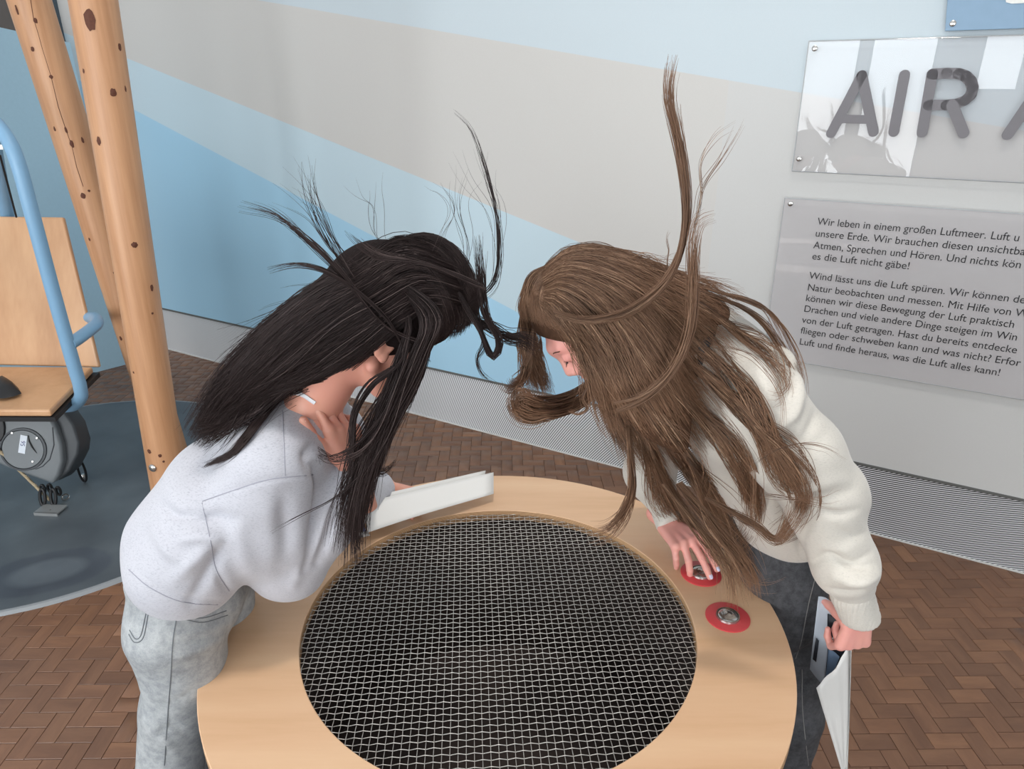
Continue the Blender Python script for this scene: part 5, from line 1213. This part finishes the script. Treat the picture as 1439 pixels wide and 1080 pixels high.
# the long lengths on the near side, over chest and table
lines_on('collar', SWB, ([(1004, 415), (1004, 440), (998, 470), (984, 494)],), 0.010, 0.004, M['black'], GB)
lens_ = [([(860, 540), (885, 600), (905, 660), (925, 700), (960, 740), (1000, 790)], [(880, 540), (905, 600), (930, 655), (955, 700), (985, 740), (1020, 800)], 300, 3),
         ([(890, 560), (930, 620), (970, 670), (1000, 720), (1025, 770), (1035, 830)], [(910, 550), (950, 610), (990, 665), (1020, 710), (1045, 770), (1062, 835)], 300, 4),
         ([(930, 540), (985, 590), (1020, 640), (1040, 690), (1040, 740), (1010, 765)], [(950, 540), (1005, 590), (1040, 640), (1065, 690), (1065, 740), (1040, 775)], 230, 4),
         ([(960, 500), (1020, 550), (1060, 600), (1095, 650), (1118, 700), (1098, 752)], [(980, 510), (1035, 560), (1075, 610), (1108, 660), (1125, 715), (1080, 770)], 340, 3),
         ([(960, 440), (1020, 480), (1060, 530), (1085, 580), (1100, 640), (1110, 700)], [(950, 470), (1000, 510), (1040, 560), (1070, 620), (1095, 680), (1150, 715)], 110, 6),
         ([(950, 398), (1010, 408), (1070, 435), (1110, 480), (1132, 525), (1135, 560)], [(950, 405), (1010, 418), (1065, 450), (1100, 500), (1118, 530), (1120, 570)], 60, 3),
         ([(930, 410), (985, 430), (1040, 462), (1085, 490), (1108, 530), (1100, 560), (1080, 565)], [(940, 420), (995, 440), (1040, 475), (1080, 505), (1103, 540), (1092, 566), (1072, 562)], 70, 2)]
for g0, g1, n, wv in lens_: HB.sheet([g0, g1], n, both, 26, 0.00065, (0.004, 0.022), 1.6, 16, wv+5, YB, endj=4, cut=(0.65, 1.0), spread=0.7)
TX = [([(880, 600, 1.05), (884, 650, 1.06), (886, 690, 1.07), (872, 725, 1.09), (850, 748, 1.11), (822, 755, 1.12)], 70, 4), ([(950, 680, .98), (1000, 740, .98), (1035, 785, .985), (1052, 820, .99), (1056, 845, .995)], 110, 8), ([(930, 680, 1.0), (975, 735, 1.0), (1005, 775, 1.01), (1022, 810, 1.02), (1025, 840, 1.02), (1026, 862, 1.02)], 40, 4), ([(990, 700, .97), (1060, 740, .96), (1090, 760, .96), (1110, 730, .95), (1120, 700, .95)], 40, 6)]
for g, n, j in TX: HB.sheet([[p for p in g], [(p[0]+j, p[1]-j*0.5, p[2]) for p in g]], n, None, 22, .0006, jit=2.5, clump=9, wave=4, endj=8)
# fringe falling past the forehead and curling under the face
HB.sheet([[(742, 395, 1.17), (733, 430, 1.20), (732, 470, 1.21), (738, 520, 1.21), (748, 555, 1.20)], [(755, 400, 1.20), (748, 440, 1.23), (752, 480, 1.24), (764, 520, 1.24), (776, 560, 1.23)]], 420, None, 20, .0006, jit=2.5, clump=8, wave=4, endj=5)
curlB = [[(842, 515, 1.20), (815, 540, 1.20), (778, 554, 1.18), (745, 556, 1.12), (726, 545, 1.12), (728, 566, 1.12), (745, 590, 1.12)], [(845, 525, 1.20), (822, 552, 1.19), (790, 568, 1.17), (755, 572, 1.11), (732, 566, 1.11), (732, 582, 1.11), (750, 593, 1.11)], [(848, 535, 1.19), (830, 562, 1.18), (800, 580, 1.15), (768, 588, 1.10), (745, 592, 1.10), (726, 580, 1.10), (715, 540, 1.10)]]
HB.sheet(curlB, 330, None, 24, .0006, jit=2.0, clump=9, wave=3, endj=6)
HB.sheet([[(752, 450, 1.2), (745, 500, 1.19), (735, 530, 1.17), (718, 540, 1.11), (712, 530, 1.11)], [(750, 460, 1.2), (742, 510, 1.19), (730, 540, 1.17), (714, 548, 1.11), (710, 536, 1.11)]], 120, None, 18, .0006, jit=2, clump=9, wave=3, endj=5)
HB.sheet([[(826, 540, 1.06), (818, 560, 1.06), (824, 572, 1.06), (812, 580, 1.06), (795, 572, 1.06)], [(830, 540, 1.06), (822, 560, 1.06), (828, 574, 1.06), (814, 582, 1.06), (798, 575, 1.06)]], 16, None, 18, .0005, jit=1, clump=6, wave=2)
HB.mesh('hair', M['hair_brown'], GB)
flyaway(None, M['hair_brown'], GB, [
    ([(775, 428, 1.04), (820, 442, 1.02), (880, 432, 1.0), (930, 395, .99), (955, 345, .98), (963, 280, .98), (958, 200, .98), (945, 130, .98), (950, 75, .98)], 120, .00065, 3.0, 3),
    ([(860, 560, .99), (900, 550, .97), (940, 515, .96), (965, 460, .96), (972, 400, .96), (972, 345, .96), (980, 308, .96), (1005, 298, .96)], 60, .0006, 3.0, 3),
    ([(960, 340, .98), (975, 300, .98), (985, 260, .98), (1010, 220, .98), (1045, 150, .98)], 6, .0004, 3, 10),
    ([(965, 300, .98), (980, 265, .98), (978, 220, .98), (1000, 185, .98), (1030, 165, .98)], 5, .00035, 2, 6),
    ([(1000, 480, 1.0), (1060, 500, .97), (1098, 556, .94), (1102, 620, .94)], 5, .0004, 4, 8), ([(1060, 640, .95), (1115, 612, .93), (1160, 622, .93), (1182, 655, .93)], 5, .0004, 4, 10), ([(1060, 680, .95), (1125, 690, .93), (1160, 700, .93), (1185, 690, .93)], 6, .0004, 4, 8), ([(980, 700, .97), (1020, 770, .97), (1060, 812, .98), (1118, 812, .98)], 8, .0004, 4, 6), ([(900, 560, .98), (960, 600, .96), (985, 660, .96), (960, 705, .97)], 6, .0004, 4, 8), ([(1000, 560, .96), (1055, 640, .95), (1062, 720, .95), (1090, 765, .95)], 8, .0004, 5, 8),
    ([(935, 380, 1.0), (934, 340, 1.0), (940, 320, 1.0)], 4, .0004, 2, 3),
    ([(860, 360, 1.12), (900, 358, 1.1), (930, 375, 1.1), (960, 372, 1.1)], 14, .0003, 6, 8)], 90)

# ------------------------------------------------------------------ papers
def sheet_paper(name, corners, mat, parent=None, bow=0.004, n=12, m=6, thick=0.0006, fold=0.0, crease=0.0):
    """corners a b c d round the sheet, gently bowed"""
    a, b, c, d = [np.array(q, float) for q in corners]; nr = np.cross(b-a, d-a); nr /= np.linalg.norm(nr); V = []; Fc = []
    for sgn in (0, 1):
        for i in range(n+1):
            for j in range(m+1):
                u, v = i/n, j/m; p = (a*(1-u)+b*u)*(1-v)+(d*(1-u)+c*u)*v
                p = p+nr*(bow*math.sin(math.pi*u)*(1-0.5*v)+bow*0.5*math.sin(5*u+3*v)+crease*math.sin(15*u+2*v)+fold*(abs(v-0.5)*2)+sgn*thick); V.append(p)
    q = (n+1)*(m+1); idx = lambda s_, i, j: s_*q+i*(m+1)+j
    for i in range(n):
        for j in range(m): Fc += [(idx(0, i, j), idx(0, i, j+1), idx(0, i+1, j+1), idx(0, i+1, j)), (idx(1, i, j), idx(1, i+1, j), idx(1, i+1, j+1), idx(1, i, j+1))]
    for i in range(n): Fc += [(idx(0, i, 0), idx(0, i+1, 0), idx(1, i+1, 0), idx(1, i, 0)), (idx(0, i, m), idx(1, i, m), idx(1, i+1, m), idx(0, i+1, m))]
    for j in range(m): Fc += [(idx(0, 0, j), idx(1, 0, j), idx(1, 0, j+1), idx(0, 0, j+1)), (idx(0, n, j), idx(0, n, j+1), idx(1, n, j+1), idx(1, n, j))]
    me = bpy.data.meshes.new(name); me.from_pydata([tuple(v) for v in V], [], Fc); me.update(); return link(name, me, mat, parent, smooth=True)
pr = empty('paper', atZ(605, 710, 0.81)); tag(pr, 'folded white paper held above the far table edge by the girl in grey', 'paper')
pc = [atZ(517, 748, .830), atZ(694, 693, .830)]; pt = [atY(509, 706, pc[0][1]+.06), atY(693, 664, pc[1][1]+.06)]
sheet_paper('page', [pc[0], pc[1], pt[1], pt[0]], M['paper'], pr, 0.005)
sheet_paper('page', [pc[0]+np.array([-.02, .035, .0]), pc[1]+np.array([-.03, .03, 0]), atY(682, 661, pt[1][1]+.03), pt[0]+np.array([.02, .03, .0])], M['paper'], pr, 0.004)
q = [atZ(484, 752, .812), atZ(514, 746, .812), atY(508, 722, pc[0][1]+.03), atY(486, 728, pc[0][1]+.03)]; sheet_paper('printed_page', q, M['paper_blue'], pr, 0.001, 4, 3)
q = [atZ(484, 762, .808), atZ(520, 752, .808), atZ(514, 742, .811), atZ(484, 752, .811)]; sheet_paper('page', q, M['paper'], pr, 0.001, 4, 3)
p2 = empty('leaflet', atY(1180, 1000, 1.08)); tag(p2, 'bundle of leaflets hanging from the hand of the girl in cream', 'paper')
Yp = 1.075
fr_ = [atY(1148, 967, Yp-.03), atY(1184, 1090, Yp-.01), atY(1189, 1090, Yp), atY(1197, 905, Yp-.01)]
sheet_paper('page', [atY(1192, 900, Yp-.012), fr_[0], fr_[1], atY(1187, 1086, Yp)], M['paper'], p2, 0.006, 10, 16, crease=0.0016)
sheet_paper('page', [atY(1197, 902, Yp-.006), atY(1176, 935, Yp+.01), atY(1185, 1088, Yp+.004), atY(1191, 1088, Yp)], M['paper'], p2, -0.008, 10, 16, crease=0.0016)
sheet_paper('printed_page', [atY(1163, 862, Yp+.04), atY(1194, 880, Yp+.012), atY(1190, 915, Yp+.012), atY(1160, 958, Yp+.04)], M['paper_dark'], p2, 0.002, 8, 6)
sheet_paper('printed_page', [atY(1164, 912, Yp+.036), atY(1180, 922, Yp+.018), atY(1174, 938, Yp+.018), atY(1159, 960, Yp+.036)], M['paper_mid'], p2, 0.002, 6, 4)
sheet_paper('cover_page', [atY(1150, 838, Yp+.05), atY(1170, 845, Yp+.04), atY(1158, 966, Yp+.035), atY(1138, 940, Yp+.05)], M['paper_grey'], p2, 0.003, 8, 6)
sheet_paper('printed_field', [atY(1147, 896, Yp+.043), atY(1151, 900, Yp+.041), atY(1147, 930, Yp+.040), atY(1142, 926, Yp+.043)], M['paper_dark'], p2, 0.0, 3, 3)
ec = atY(1172, 899, Yp+.024); em = MB(); ex = np.array([.86, -.35, -.1]); ex /= np.linalg.norm(ex); ez = np.array([0.05, 0, 1.0])
for a_, l_ in ((-0.6, .0075), (0.0, .0095), (0.6, .0075)):
    dv = ex*math.sin(a_)+ez*math.cos(a_); sdv = ex*math.cos(a_)-ez*math.sin(a_)
    em.prism([ec, ec+dv*l_*0.5+sdv*.0022, ec+dv*l_, ec+dv*l_*0.5-sdv*.0022], np.array([0, -.0006, 0]))
em.prism([ec+ex*-.006-ez*.001, ec+ex*.006-ez*.001, ec+ex*.005-ez*.003, ec-ex*.005-ez*.003], np.array([0, -.0006, 0])); em.build('emblem', M['white'], p2)
